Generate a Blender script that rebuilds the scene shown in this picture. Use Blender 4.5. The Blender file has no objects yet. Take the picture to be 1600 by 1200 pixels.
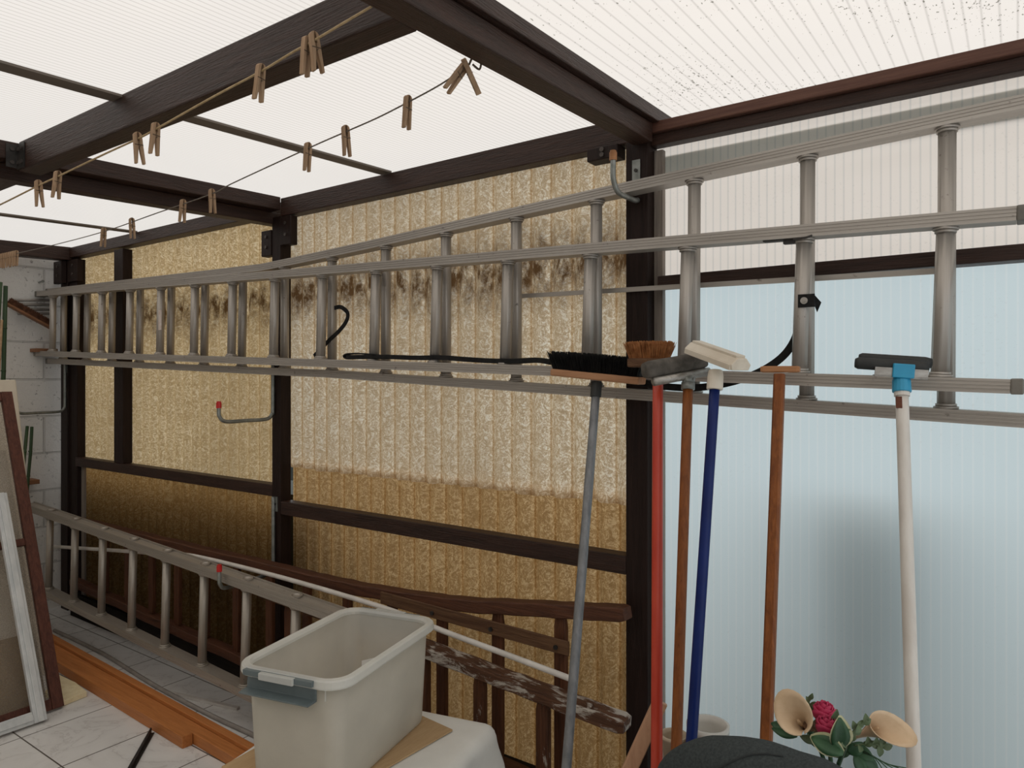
import bpy, bmesh, math, random
from mathutils import Vector, Matrix, noise
random.seed(7)
PI = math.pi
sc = bpy.context.scene
COL = sc.collection
V = Vector

# ------------------------------------------------------------------ camera
H = 1.316
F, CX, CY = 1112.0, 800.0, 592.0
YAW = math.radians(35.4)
FW = V((-math.sin(YAW), math.cos(YAW), 0)); RT = V((math.cos(YAW), math.sin(YAW), 0)); UP = V((0, 0, 1))
EYE = V((0, 0, H))
def ray(x, y): return FW + RT * ((x - CX) / F) - UP * ((y - CY) / F)
def at(x, y, X=None, Y=None, Z=None):
    """point of the place seen at photo pixel x,y lying on a known wall / floor / shelf plane"""
    r = ray(x, y)
    if X is not None: t = X / r.x
    elif Y is not None: t = Y / r.y
    else: t = (Z - H) / r.z
    return EYE + r * t
cam = bpy.data.cameras.new('camera'); co = bpy.data.objects.new('camera', cam); COL.objects.link(co)
co.location = EYE; co.rotation_euler = (PI / 2, 0, YAW)
cam.sensor_width = 36; cam.lens = F / 1600 * 36; cam.shift_y = (CY - 600) / 1600
cam.clip_start = 0.02
sc.camera = co
sc.view_settings.view_transform = 'Standard'; sc.view_settings.look = 'None'
sc.view_settings.gamma = 1; sc.view_settings.use_curve_mapping = False
sc.view_settings.exposure = 0.0
sc.cycles.max_bounces = 10; sc.cycles.diffuse_bounces = 6; sc.cycles.transparent_max_bounces = 12
sc.cycles.transmission_bounces = 8
sc.cycles.use_denoising = True
sc.cycles.sample_clamp_indirect = 6

# ------------------------------------------------------------------ materials
class N:
    def __init__(s, name):
        s.m = bpy.data.materials.new(name); s.m.use_nodes = True
        s.t = s.m.node_tree; s.t.nodes.clear()
        s.out = s.n('ShaderNodeOutputMaterial')
    def n(s, k, **kw):
        x = s.t.nodes.new(k)
        for a, b in kw.items(): setattr(x, a, b)
        return x
    def l(s, a, b): s.t.links.new(a, b)
    def pos(s, scale=(1, 1, 1), obj=False):
        mp = s.n('ShaderNodeMapping'); mp.inputs['Scale'].default_value = scale
        if obj: s.l(s.n('ShaderNodeTexCoord').outputs['Object'], mp.inputs['Vector'])
        else: s.l(s.n('ShaderNodeNewGeometry').outputs['Position'], mp.inputs['Vector'])
        return mp.outputs['Vector']
    def noise(s, scale, sv=(1, 1, 1), detail=4, rough=.55, dist=0, obj=False):
        t = s.n('ShaderNodeTexNoise'); t.inputs['Scale'].default_value = scale; t.inputs['Detail'].default_value = detail
        t.inputs['Roughness'].default_value = rough; t.inputs['Distortion'].default_value = dist
        s.l(s.pos(sv, obj), t.inputs['Vector']); return t.outputs['Fac']
    def ramp(s, fac, stops):
        r = s.n('ShaderNodeValToRGB'); e = r.color_ramp.elements
        while len(e) > 1: e.remove(e[-1])
        e[0].position = stops[0][0]; e[0].color = c4(stops[0][1])
        for p, c in stops[1:]:
            k = e.new(p); k.color = c4(c)
        s.l(fac, r.inputs['Fac']); return r.outputs['Color']
    def mix(s, fac, a, b, mode='MIX'):
        x = s.n('ShaderNodeMix', data_type='RGBA', blend_type=mode)
        for i, v in ((0, fac), (6, a), (7, b)):
            if hasattr(v, 'is_output'): s.l(v, x.inputs[i])
            elif i: x.inputs[i].default_value = c4(v)
            else: x.inputs[i].default_value = v
        return x.outputs[2]
    def math(s, op, a, b=0, c=0):
        x = s.n('ShaderNodeMath', operation=op)
        for i, v in enumerate((a, b, c)):
            if hasattr(v, 'is_output'): s.l(v, x.inputs[i])
            else: x.inputs[i].default_value = v
        return x.outputs[0]
    def xyz(s):
        x = s.n('ShaderNodeSeparateXYZ'); s.l(s.n('ShaderNodeNewGeometry').outputs['Position'], x.inputs[0]); return x.outputs
    def maprange(s, v, a, b, c=0, d=1):
        x = s.n('ShaderNodeMapRange'); s.l(v, x.inputs[0])
        for i, q in enumerate((a, b, c, d)): x.inputs[i + 1].default_value = q
        return x.outputs[0]
    def bump(s, h, strength=.3, dist=.01):
        b = s.n('ShaderNodeBump'); b.inputs['Strength'].default_value = strength; b.inputs['Distance'].default_value = dist
        s.l(h, b.inputs['Height']); return b.outputs['Normal']
    def principled(s, col, rough=.5, metal=0, spec=.5, nrm=None, sheen=0, emis=None):
        p = s.n('ShaderNodeBsdfPrincipled')
        if hasattr(col, 'is_output'): s.l(col, p.inputs['Base Color'])
        else: p.inputs['Base Color'].default_value = c4(col)
        if hasattr(rough, 'is_output'): s.l(rough, p.inputs['Roughness'])
        else: p.inputs['Roughness'].default_value = rough
        p.inputs['Metallic'].default_value = metal
        p.inputs['Specular IOR Level'].default_value = spec
        if nrm: s.l(nrm, p.inputs['Normal'])
        return p.outputs[0]
    def done(s, sh): s.l(sh, s.out.inputs['Surface']); return s.m
def c4(c): return tuple(c) + (1,) if len(c) == 3 else tuple(c)
def hx(h):
    r = [int(h[i:i + 2], 16) / 255 for i in (0, 2, 4)]
    return tuple(x / 12.92 if x <= .04045 else ((x + .055) / 1.055) ** 2.4 for x in r)

def simple(name, c1, c2=None, rough=.5, metal=0, scale=12, sv=(1, 1, 1), bump=.15, bd=.002, spec=.5, obj=False, lo=.35, hi=.65):
    n = N(name); f = n.noise(scale, sv, 5, .6, .2, obj)
    col = n.ramp(f, [(lo, c1), (hi, c2 or c1)])
    f2 = n.noise(scale * 6, sv, 3, .6, 0, obj)
    return n.done(n.principled(col, rough, metal, spec, n.bump(f2, bump, bd)))

def timber(name, c1, c2, sv, rough=.45, spec=.4, bump=.5, spots=None):
    """painted / bare timber with grain along the axis that is left unscaled"""
    n = N(name)
    g = n.noise(9, sv, 6, .65, .6); g2 = n.noise(30, sv, 4, .6, .3)
    col = n.ramp(g, [(.3, c1), (.7, c2)])
    h = n.math('ADD', g2, n.math('MULTIPLY', g, .6))
    if spots:
        sp = n.math('SUBTRACT', n.noise(spots[1], tuple(max(1, k * .35) for k in sv), 6, .7, .4), n.maprange(n.xyz()[0], -2.3, -1.7, spots[3], 0) if len(spots) > 3 else 0)
        col = n.mix(n.ramp(sp, [(spots[2], (0, 0, 0)), (spots[2] + .07, (1, 1, 1))]), col, spots[0])
    return n.done(n.principled(col, rough, 0, spec, n.bump(h, bump, .004)))
GX, GY, GZ = (.6, 9, 9), (9, .6, 9), (9, 9, .6)
DB1, DB2 = (.017, .0075, .0045), (.044, .020, .013)
M_beamX = timber('brown_paint_x', DB1, DB2, GX, .45, .3, .7)
M_beamY = timber('brown_paint_y', DB1, DB2, GY, .45, .3, .7)
M_post = timber('brown_paint_z', (.010, .0045, .003), (.022, .011, .008), GZ, .55, .2, .4)
M_railtop = timber('dusty_brown_x', (.02, .011, .008), (.05, .03, .022), GX, .7, .2, .4)
M_redbrown = timber('red_brown_strip', (.075, .03, .02), (.12, .055, .036), GX, .55, .3, .3)
M_strip = timber('grey_strip', (.16, .13, .11), (.30, .26, .22), GZ, .6, .3, .3)
M_bar = simple('roof_bar', (.11, .088, .068), (.18, .148, .118), .6, 0, 6, (1, .2, 1))
M_wood_old = timber('old_ladder_wood', (.045, .016, .008), (.115, .043, .020), GX, .6, .3, .6)
M_wood_oldz = timber('old_ladder_wood_z', (.05, .018, .008), (.13, .048, .020), GZ, .6, .3, .6)
M_wood_paint = timber('splattered_wood', (.05, .022, .012), (.13, .06, .032), GX, .7, .25, .8, ((.44, .40, .35), 9, .51, .3))
M_wood_paintz = timber('splattered_wood_z', (.05, .020, .010), (.13, .052, .024), GZ, .7, .25, .7, ((.42, .38, .33), 9, .60, .3))
M_batten = timber('batten_wood', (.07, .032, .016), (.15, .08, .04), GX, .65, .25, .5)
M_orange = timber('planed_pine', (.36, .125, .032), (.52, .20, .06), GX, .5, .35, .2)
M_plank = timber('pink_pine', (.40, .22, .13), (.52, .31, .19), GZ, .6, .3, .2)
M_blockwood = timber('broom_block', (.30, .15, .075), (.44, .23, .12), GX, .6, .3, .2)
M_handle = timber('varnished_handle', (.13, .036, .008), (.27, .088, .020), (14, 14, 1), .45, .3, .3)
M_head5 = timber('wooden_head', (.28, .125, .05), (.40, .19, .085), GX, .55, .3, .2)
M_peg = timber('peg_wood', (.27, .17, .10), (.43, .29, .18), GZ, .7, .2, .2)
M_framewood = timber('frame_wood', (.055, .018, .011), (.13, .045, .028), GZ, .6, .3, .5, ((.35, .20, .14), 14, .68))

def alu(name, sv, a=(.33, .30, .265), b=(.45, .415, .375)):
    n = N(name)
    f = n.noise(3, sv, 6, .65); g = n.noise(40, (1, 1, 1), 5, .7)
    col = n.ramp(f, [(.2, a), (.8, b)])
    col = n.mix(n.ramp(g, [(.64, (0, 0, 0)), (.75, (1, 1, 1))]), col, (.10, .085, .07))
    return n.done(n.principled(col, .48, .55, .5, n.bump(f, .15, .002)))
M_alux = alu('weathered_aluminium_x', (1, 14, 30)); M_aluz = alu('weathered_aluminium_z', (40, 40, 1.2))
M_alu_low = alu('dusty_aluminium_x', (1, 14, 30), (.32, .285, .245), (.43, .395, .345))
M_alu_lowz = alu('dusty_aluminium_z', (40, 40, 1.2), (.34, .305, .26), (.46, .42, .365))
M_galv = simple('galvanised_steel', (.17, .18, .165), (.28, .29, .27), .45, .6, 30)
M_dark = simple('dark_metal', (.02, .018, .016), (.05, .045, .04), .5, .4, 20)
M_capgrey = simple('grey_cap', (.11, .10, .085), (.17, .155, .13), .6, 0, 20)
M_red = simple('red_plastic', (.55, .012, .012), (.42, .01, .01), .4, 0, 30)
M_strap = simple('black_webbing', (.006, .006, .006), (.014, .013, .012), .75, 0, 60, spec=.2)
M_black = simple('black_bristle', (.004, .004, .004), (.012, .011, .010), .6, 0, 60, spec=.3)
M_coco = simple('coconut_bristle', (.22, .085, .03), (.42, .19, .075), .8, 0, 60, spec=.15)
M_bristle_dark = simple('dark_bristle', (.05, .022, .012), (.13, .055, .03), .8, 0, 60, spec=.15)
M_duct = simple('silver_tape', (.13, .135, .14), (.22, .225, .23), .42, .35, 16, (3, 3, 1), .5)
M_redpaint = simple('red_handle', (.42, .03, .012), (.50, .055, .025), .38, 0, 9, (2, 2, .6))
M_blue = simple('blue_handle', (.002, .011, .085), (.004, .017, .115), .4, 0, 9, spec=.25)
M_white_h = simple('white_tube', (.52, .48, .43), (.62, .59, .54), .4, 0, 9, (3, 3, .5))
M_rust = simple('rust', (.07, .02, .012), (.14, .045, .022), .8, 0, 40)
M_cream_pl = simple('cream_plastic', (.55, .48, .38), (.66, .60, .50), .45, 0, 12)
M_cyan = simple('blue_socket', (.012, .22, .38), (.02, .28, .46), .4, 0, 14)
M_rubber = simple('black_rubber', (.008, .009, .008), (.016, .017, .015), .6, 0, 30)
M_foamgrey = simple('grey_foam', (.055, .047, .038), (.10, .088, .073), .9, 0, 40, bump=.5)
M_steelbar = simple('squeegee_bar', (.26, .24, .21), (.40, .38, .35), .35, .6, 14, (1, 6, 6))
M_rope = simple('yellowed_cord', (.34, .24, .12), (.46, .34, .19), .8, 0, 90)
M_rope2 = simple('grey_cord', (.12, .10, .08), (.19, .16, .13), .8, 0, 90)
M_wire = simple('spring_wire', (.07, .05, .035), (.14, .10, .07), .5, .6, 60)
M_whiteframe = simple('white_gloss_frame', (.50, .52, .52), (.62, .63, .62), .35, 0, 8, (4, 4, .8))
M_cream_board = simple('cream_board', (.58, .51, .40), (.66, .59, .48), .85, 0, 6)
M_ply = simple('ply_board', (.27, .19, .10), (.36, .26, .15), .8, 0, 5, (1, 1, .3))
M_yfoam = simple('yellow_foam', (.72, .60, .36), (.82, .72, .48), .95, 0, 30, bump=.6)
M_pipe = simple('grey_pipe', (.22, .195, .17), (.34, .31, .28), .5, 0, 12)
M_pvc = simple('white_pvc', (.50, .47, .43), (.62, .59, .55), .4, 0, 12)
M_cloth = simple('white_cloth', (.66, .65, .61), (.74, .73, .69), .9, 0, 5, bump=.4, spec=.1)
M_card = timber('cardboard', (.42, .28, .15), (.50, .35, .20), (20, 1.5, 1), .9, .1, .4)
M_greyplastic = simple('grey_handle', (.09, .115, .12), (.12, .15, .155), .4, 0, 12)
M_seat = simple('charcoal_fabric', (.034, .040, .040), (.052, .060, .060), .9, 0, 260, bump=.5, bd=.001, spec=.1)
M_piping = simple('charcoal_piping', (.012, .015, .015), (.02, .024, .024), .9, 0, 90)
M_pot = simple('white_pot', (.52, .50, .45), (.60, .58, .53), .5, 0, 12)
M_pot2 = simple('beige_pot', (.42, .33, .23), (.50, .41, .30), .6, 0, 12)
M_green = simple('green_stake', (.015, .04, .012), (.035, .07, .022), .6, 0, 16, (3, 3, .5))
M_brushwood = timber('brush_back', (.16, .07, .03), (.27, .125, .06), (9, .6, 9), .6, .3, .3)
M_leaf = simple('leaf', (.012, .05, .018), (.03, .095, .035), .55, 0, 30)
M_leaf2 = simple('pale_leaf', (.06, .10, .045), (.11, .15, .07), .6, 0, 40)
M_leaf3 = simple('cream_leaf_edge', (.42, .42, .24), (.55, .54, .34), .6, 0, 40)
M_calla = simple('calla_cream', (.50, .35, .21), (.64, .49, .33), .6, 0, 14)
M_rose = simple('rose_magenta', (.30, .008, .045), (.48, .02, .09), .6, 0, 24)
M_twig = simple('twig', (.10, .05, .025), (.17, .09, .045), .8, 0, 40)
M_straw = simple('straw', (.30, .19, .10), (.42, .28, .16), .8, 0, 40)
M_concrete = simple('paving', (.22, .215, .20), (.28, .275, .26), .9, 0, 3)
M_render = simple('house_render', (.55, .50, .44), (.62, .57, .50), .9, 0, 3)
M_outdark = simple('outside_dark', (.05, .065, .06), (.07, .085, .08), .9, 0, 3)
M_paper = simple('paper', (.70, .69, .67), (.76, .75, .73), .8, 0, 8)
M_sticker = simple('sticker', (.55, .42, .36), (.62, .58, .54), .7, 0, 60)
M_brass = simple('bolt', (.05, .04, .035), (.09, .075, .065), .5, .5, 60)

def polycarb(name, pitch, tint, line, trans, lw=.16, dirt=0, axis=0, phase=0.0, lmix=.55):
    n = N(name)
    x = n.xyz()[axis]
    fr = n.math('FRACT', n.math('ADD', n.math('DIVIDE', x, pitch), 100 + phase))
    d = n.math('ABSOLUTE', n.math('SUBTRACT', fr, .5))           # 0.5 at the web
    web = n.maprange(d, .5 - lw, .5, 0, 1)
    soft = n.noise(2.2, (1, 1, 1), 3, .5)
    col = n.mix(n.math('MULTIPLY', web, lmix), tint, line)
    col = n.mix(n.maprange(soft, .3, .7, 0, .10), col, tuple(c * .8 for c in tint))
    if dirt:
        sp = n.noise(170, (1, .45, 1), 2, .6); ar = n.noise(2.6, (1, 1, 1), 3, .5)
        thr = n.maprange(n.math('ADD', ar, n.math('MULTIPLY', web, .10)), .42, .70, .74, .60)
        m = n.math('GREATER_THAN', sp, thr)
        col = n.mix(n.math('MULTIPLY', m, dirt), col, (.16, .15, .12))
    tl = n.n('ShaderNodeBsdfTranslucent'); n.l(col, tl.inputs[0])
    df = n.n('ShaderNodeBsdfDiffuse'); n.l(col, df.inputs[0])
    tr = n.n('ShaderNodeBsdfTransparent'); n.l(col, tr.inputs[0])
    gl = n.n('ShaderNodeBsdfGlossy'); gl.inputs['Roughness'].default_value = .18
    a = n.n('ShaderNodeMixShader'); a.inputs[0].default_value = .14; n.l(tl.outputs[0], a.inputs[1]); n.l(df.outputs[0], a.inputs[2])
    b = n.n('ShaderNodeMixShader'); b.inputs[0].default_value = trans; n.l(a.outputs[0], b.inputs[1]); n.l(tr.outputs[0], b.inputs[2])
    c = n.n('ShaderNodeMixShader'); c.inputs[0].default_value = .035; n.l(b.outputs[0], c.inputs[1]); n.l(gl.outputs[0], c.inputs[2])
    return n.done(c.outputs[0])
M_roof = polycarb('roof_polycarbonate', .0165, (.815, .775, .735), (.46, .43, .40), .55, .17, 0, 0)
M_roofR = polycarb('roof_polycarbonate_wide', .030, (.83, .785, .74), (.48, .45, .42), .55, .11, .8, 0)
M_polyU = polycarb('opal_polycarbonate', .0205, (.97, .89, .81), (.62, .61, .58), 0, .15, .10, 0)
M_polyL = polycarb('blue_polycarbonate', .0205, (.78, .905, .94), (.92, .98, .99), 0, .13, .05, 0, lmix=.55)

def corrugated(name, base, fibre, stain, stain_band):
    n = N(name)
    f1 = n.noise(44, (1, .2, .8), 4, .65, 3.0); f2 = n.noise(105, (1, .2, .8), 2, .6, 4.0)
    f = n.math('ADD', n.math('MULTIPLY', f1, .6), n.math('MULTIPLY', f2, .4))
    col = n.ramp(f, [(.40, tuple(c * .8 for c in base)), (.49, base), (.53, tuple(.5 * (a + b) for a, b in zip(base, fibre))), (.60, fibre)])
    big = n.noise(1.7, (1, 1, .8), 4, .6)
    col = n.mix(n.maprange(big, .35, .7, 0, .45), col, tuple(c * .72 for c in base))
    # flank shading of every corrugation painted into the colour, with a brown valley line
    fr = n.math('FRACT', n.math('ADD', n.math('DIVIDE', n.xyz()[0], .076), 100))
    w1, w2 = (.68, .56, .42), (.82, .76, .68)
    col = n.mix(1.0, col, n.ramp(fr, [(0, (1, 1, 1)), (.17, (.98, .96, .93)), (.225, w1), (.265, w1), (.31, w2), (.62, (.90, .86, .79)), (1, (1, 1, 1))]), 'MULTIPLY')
    if stain_band:
        z0, z1, amt = stain_band
        z = n.xyz()[2]
        w = n.noise(5, (1.6, 1, .8), 5, .65); ml = n.noise(34, (1, .3, .40), 6, .75, .2)
        zz = n.math('ADD', z, n.math('MULTIPLY', n.math('SUBTRACT', w, .5), .16))
        mid, hw = (z0 + z1) / 2, (z1 - z0) / 2
        band = n.maprange(n.math('ABSOLUTE', n.math('SUBTRACT', zz, mid)), 0, hw, 1, 0)
        m = n.math('MULTIPLY', n.math('MULTIPLY', band, n.maprange(ml, .34, .66, 0, 1)), amt)
        col = n.mix(m, col, stain)
    tl = n.n('ShaderNodeBsdfTranslucent'); n.l(col, tl.inputs[0])
    p = n.principled(n.mix(.35, col, tuple(c * .5 for c in base)), .4, 0, .4, n.bump(f, .5, .003))
    a = n.n('ShaderNodeMixShader'); a.inputs[0].default_value = .22; n.l(tl.outputs[0], a.inputs[1]); n.l(p, a.inputs[2])
    return n.done(a.outputs[0])
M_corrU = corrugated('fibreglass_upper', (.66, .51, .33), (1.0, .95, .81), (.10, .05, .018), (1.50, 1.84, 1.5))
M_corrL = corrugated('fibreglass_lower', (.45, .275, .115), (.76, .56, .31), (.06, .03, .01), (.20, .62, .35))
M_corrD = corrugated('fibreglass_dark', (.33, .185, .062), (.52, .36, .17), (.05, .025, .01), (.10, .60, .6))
M_baseb = timber('dark_board', (.008, .006, .005), (.020, .016, .013), GX, .8, .1, .3)  # near-black grained board for the wall foot
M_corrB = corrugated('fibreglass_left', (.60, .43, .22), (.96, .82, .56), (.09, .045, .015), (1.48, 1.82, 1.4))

def tiles():
    n = N('marbled_tiles'); x = n.xyz()
    P, w = .3333, .0052
    fx = n.math('FRACT', n.math('ADD', n.math('DIVIDE', n.math('ADD', x[0], 2.979), P), 60.5))
    fy = n.math('FRACT', n.math('ADD', n.math('DIVIDE', n.math('SUBTRACT', x[1], 1.084), P), 60.5))
    ax = n.math('ABSOLUTE', n.math('SUBTRACT', fx, .5)); ay = n.math('ABSOLUTE', n.math('SUBTRACT', fy, .5))
    m = n.math('LESS_THAN', n.math('MINIMUM', ax, ay), w / P / 2)
    v = n.noise(3.0, (1, 1, 1), 6, .6, 1.6)
    col = n.ramp(v, [(.40, (.70, .69, .67)), (.485, (.66, .65, .63)), (.50, (.56, .54, .52)), (.515, (.68, .67, .65)), (.65, (.73, .72, .70))])
    g = n.noise(1.5, (1, 1, 1), 4); col = n.mix(n.maprange(g, .45, .8, 0, .35), col, (.46, .44, .41))
    dots = n.noise(60, (1, 1, 1), 2); col = n.mix(n.math('MULTIPLY', n.math('GREATER_THAN', dots, .77), .8), col, (.10, .08, .06))
    col = n.mix(m, col, (.10, .085, .07))
    h = n.math('SUBTRACT', 1, m)
    return n.done(n.principled(col, .32, 0, .4, n.bump(h, .3, .002)))
M_tile = tiles()
def blocks():
    n = N('whitewashed_blocks')
    mp = n.n('ShaderNodeMapping'); mp.inputs['Rotation'].default_value = (0, 0, 0)
    x = n.xyz(); cb = n.n('ShaderNodeCombineXYZ'); n.l(x[1], cb.inputs[0]); n.l(n.math('ADD', x[2], .157), cb.inputs[1])
    b = n.n('ShaderNodeTexBrick'); n.l(cb.outputs[0], b.inputs['Vector'])
    b.inputs['Scale'].default_value = 1; b.inputs['Brick Width'].default_value = .44; b.inputs['Row Height'].default_value = .21
    b.inputs['Mortar Size'].default_value = .006; b.inputs['Mortar Smooth'].default_value = .3
    b.inputs['Color1'].default_value = (.76, .74, .70, 1); b.inputs['Color2'].default_value = (.70, .68, .645, 1); b.inputs['Mortar'].default_value = (.56, .54, .51, 1)
    r = n.noise(38, (1, 1, 1), 6, .7)
    col = n.mix(n.ramp(r, [(.30, (1, 1, 1)), (.40, (0, 0, 0))]), b.outputs['Color'], (.16, .15, .14))
    h = n.math('ADD', n.math('MULTIPLY', b.outputs['Fac'], -.8), n.math('MULTIPLY', r, .9))
    return n.done(n.principled(col, .9, 0, .2, n.bump(h, .8, .012)))
M_block = blocks()
def meshscreen():
    n = N('fine_screen')
    df = n.n('ShaderNodeBsdfDiffuse'); df.inputs[0].default_value = (.20, .175, .15, 1)
    tr = n.n('ShaderNodeBsdfTransparent'); tr.inputs[0].default_value = (1, 1, 1, 1)
    w = n.noise(240, (1, 1, 1), 1)
    a = n.n('ShaderNodeMixShader'); n.l(n.maprange(w, .3, .7, .14, .32), a.inputs[0]); n.l(tr.outputs[0], a.inputs[1]); n.l(df.outputs[0], a.inputs[2])
    return n.done(a.outputs[0])
M_screen = meshscreen()
def frosted(name, col, rough, tr_amt):
    n = N(name); f = n.noise(14, (1, 1, 1), 4); cc = n.ramp(f, [(.3, tuple(c * .92 for c in col)), (.7, col)])
    tl = n.n('ShaderNodeBsdfTranslucent'); n.l(cc, tl.inputs[0])
    p = n.principled(cc, rough, 0, .5, n.bump(f, .05, .002))
    tr = n.n('ShaderNodeBsdfTransparent'); tr.inputs[0].default_value = (.92, .92, .9, 1)
    a = n.n('ShaderNodeMixShader'); a.inputs[0].default_value = .55; n.l(tl.outputs[0], a.inputs[1]); n.l(p, a.inputs[2])
    b = n.n('ShaderNodeMixShader'); b.inputs[0].default_value = tr_amt; n.l(a.outputs[0], b.inputs[1]); n.l(tr.outputs[0], b.inputs[2])
    return n.done(b.outputs[0])
M_box = frosted('frosted_plastic', (.74, .71, .635), .35, .30)
M_rim = frosted('frosted_rim', (.84, .84, .80), .3, .16)

# ------------------------------------------------------------------ mesh helpers
def obj(name, bm, m, parent=None, smooth=False, bev=0, loc=None):
    bmesh.ops.recalc_face_normals(bm, faces=bm.faces[:])
    me = bpy.data.meshes.new(name); bm.to_mesh(me); bm.free()
    for q in (m if isinstance(m, (list, tuple)) else [m]): me.materials.append(q)
    o = bpy.data.objects.new(name, me); COL.objects.link(o)
    if parent is not None: o.parent = parent; o.matrix_parent_inverse = parent.matrix_world.inverted()
    if loc is not None: o.location = loc
    if smooth:
        for p in me.polygons: p.use_smooth = True
    if bev:
        b = o.modifiers.new('bevel', 'BEVEL'); b.width = bev; b.segments = 2; b.limit_method = 'ANGLE'; b.angle_limit = math.radians(40)
    return o
def tag(o, label, cat, group=None, kind=None):
    o['label'] = label; o['category'] = cat
    if group: o['group'] = group
    if kind: o['kind'] = kind
    return o
def thing(name, label, cat, loc=(0, 0, 0), group=None, rz=0):
    o = bpy.data.objects.new(name, None); COL.objects.link(o); o.location = loc; o.rotation_euler = (0, 0, rz); o.empty_display_size = .05
    bpy.context.view_layer.update()
    return tag(o, label, cat, group)
def struct(name, bm, m, label=None, cat=None, parent=None, **kw):
    o = obj(name, bm, m, parent, **kw)
    if parent is None:
        o['kind'] = 'structure'
        if label: tag(o, label, cat)
    return o
def B(): return bmesh.new()
def box(bm, lo, hi):
    vs = [bm.verts.new((x, y, z)) for x in (lo[0], hi[0]) for y in (lo[1], hi[1]) for z in (lo[2], hi[2])]
    for f in ((0, 1, 3, 2), (4, 6, 7, 5), (0, 4, 5, 1), (2, 3, 7, 6), (0, 2, 6, 4), (1, 5, 7, 3)): bm.faces.new([vs[i] for i in f])
    return vs
def obox(bm, c, ax, ay, az, hx_, hy_, hz_):
    """oriented box: centre, three unit axes, half sizes"""
    c, ax, ay, az = V(c), V(ax).normalized(), V(ay).normalized(), V(az).normalized()
    vs = [bm.verts.new(c + ax * i * hx_ + ay * j * hy_ + az * k * hz_) for i in (-1, 1) for j in (-1, 1) for k in (-1, 1)]
    for f in ((0, 1, 3, 2), (4, 6, 7, 5), (0, 4, 5, 1), (2, 3, 7, 6), (0, 2, 6, 4), (1, 5, 7, 3)): bm.faces.new([vs[i] for i in f])
def frames(path, side=None):
    P = [V(p) for p in path]; out = []
    s0 = V(side) if side else None
    for i, p in enumerate(P):
        t = (P[min(i + 1, len(P) - 1)] - P[max(i - 1, 0)]).normalized()
        if s0 is None:
            s0 = t.orthogonal().normalized()
        s = (s0 - t * s0.dot(t)).normalized()
        if side is None: s0 = s
        out.append((p, t, s, t.cross(s)))
    return out
def sweep(bm, path, prof, side=None, closed=True, cap=True, scale=None):
    fr = frames(path, side); rings = []
    for i, (p, t, s, n) in enumerate(fr):
        k = scale[i] if scale else 1
        rings.append([bm.verts.new(p + s * (u * k) + n * (v * k)) for u, v in prof])
    m = len(prof)
    for a, b in zip(rings, rings[1:]):
        for j in range(m if closed else m - 1): bm.faces.new((a[j], a[(j + 1) % m], b[(j + 1) % m], b[j]))
    if cap and closed:
        bm.faces.new(rings[0][::-1]); bm.faces.new(rings[-1])
    return rings
def circ(r, n=12): return [(r * math.cos(2 * PI * i / n), r * math.sin(2 * PI * i / n)) for i in range(n)]
def tube(bm, path, r, n=12, scale=None): return sweep(bm, path, circ(r, n), None, True, True, scale)
def rect(w, h, c=0):
    a, b = w / 2, h / 2
    if not c: return [(-a, -b), (a, -b), (a, b), (-a, b)]
    return [(-a + c, -b), (a - c, -b), (a, -b + c), (a, b - c), (a - c, b), (-a + c, b), (-a, b - c), (-a, -b + c)]
def catmull(pts, k=6):
    P = [V(p) for p in pts]; out = []
    for i in range(len(P) - 1):
        a, b, c, d = P[max(i - 1, 0)], P[i], P[i + 1], P[min(i + 2, len(P) - 1)]
        for j in range(k):
            t = j / k
            out.append(.5 * ((2 * b) + (c - a) * t + (2 * a - 5 * b + 4 * c - d) * t * t + (3 * b - a - 3 * c + d) * t ** 3))
    out.append(P[-1]); return out
def lathe(bm, c, prof, n=24):
    c = V(c); rings = []
    for r, z in prof: rings.append([bm.verts.new(c + V((r * math.cos(2 * PI * i / n), r * math.sin(2 * PI * i / n), z))) for i in range(n)])
    for a, b in zip(rings, rings[1:]):
        for i in range(n): bm.faces.new((a[i], a[(i + 1) % n], b[(i + 1) % n], b[i]))
    return rings
def wob(path, amp, seed=0):
    return [V(p) + V((noise.noise(V((i * .7 + seed, 0, 0))), noise.noise(V((0, i * .7 + seed, 3))), noise.noise(V((5, 0, i * .7 + seed))))) * amp for i, p in enumerate(path)]

# ------------------------------------------------------------------ setting
XL, XR, YW, YS = -4.52, 1.3, 1.83, 1.893          # left wall face, right limit, post faces, sheet plane
YB = -1.35                                        # house side behind the photographer
def roofz(y): return 2.0 + .0345 * y
bm = B(); box(bm, (XL - .1, YB - .1, -.1), (XR + .1, 1.98, 0)); struct('floor', bm, M_tile, 'floor of white marbled square tiles with dark joints', 'floor')
bm = B(); box(bm, (-12, 1.98, -.15), (9, 12, -.02)); struct('ground_outside', bm, M_concrete, 'paved ground beyond the translucent wall', 'ground')
bm = B(); box(bm, (XL - .12, YB, 0), (XL, 1.98, 2.0)); struct('wall_left', bm, M_block, 'whitewashed rough block end wall', 'wall')
bm = B(); box(bm, (XL, YB - .1, 0), (XR, YB, 1.95)); struct('wall_house', bm, M_render, 'unseen rendered house wall closing off light behind the camera', 'wall')  # out of view, put in to limit light from behind

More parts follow.
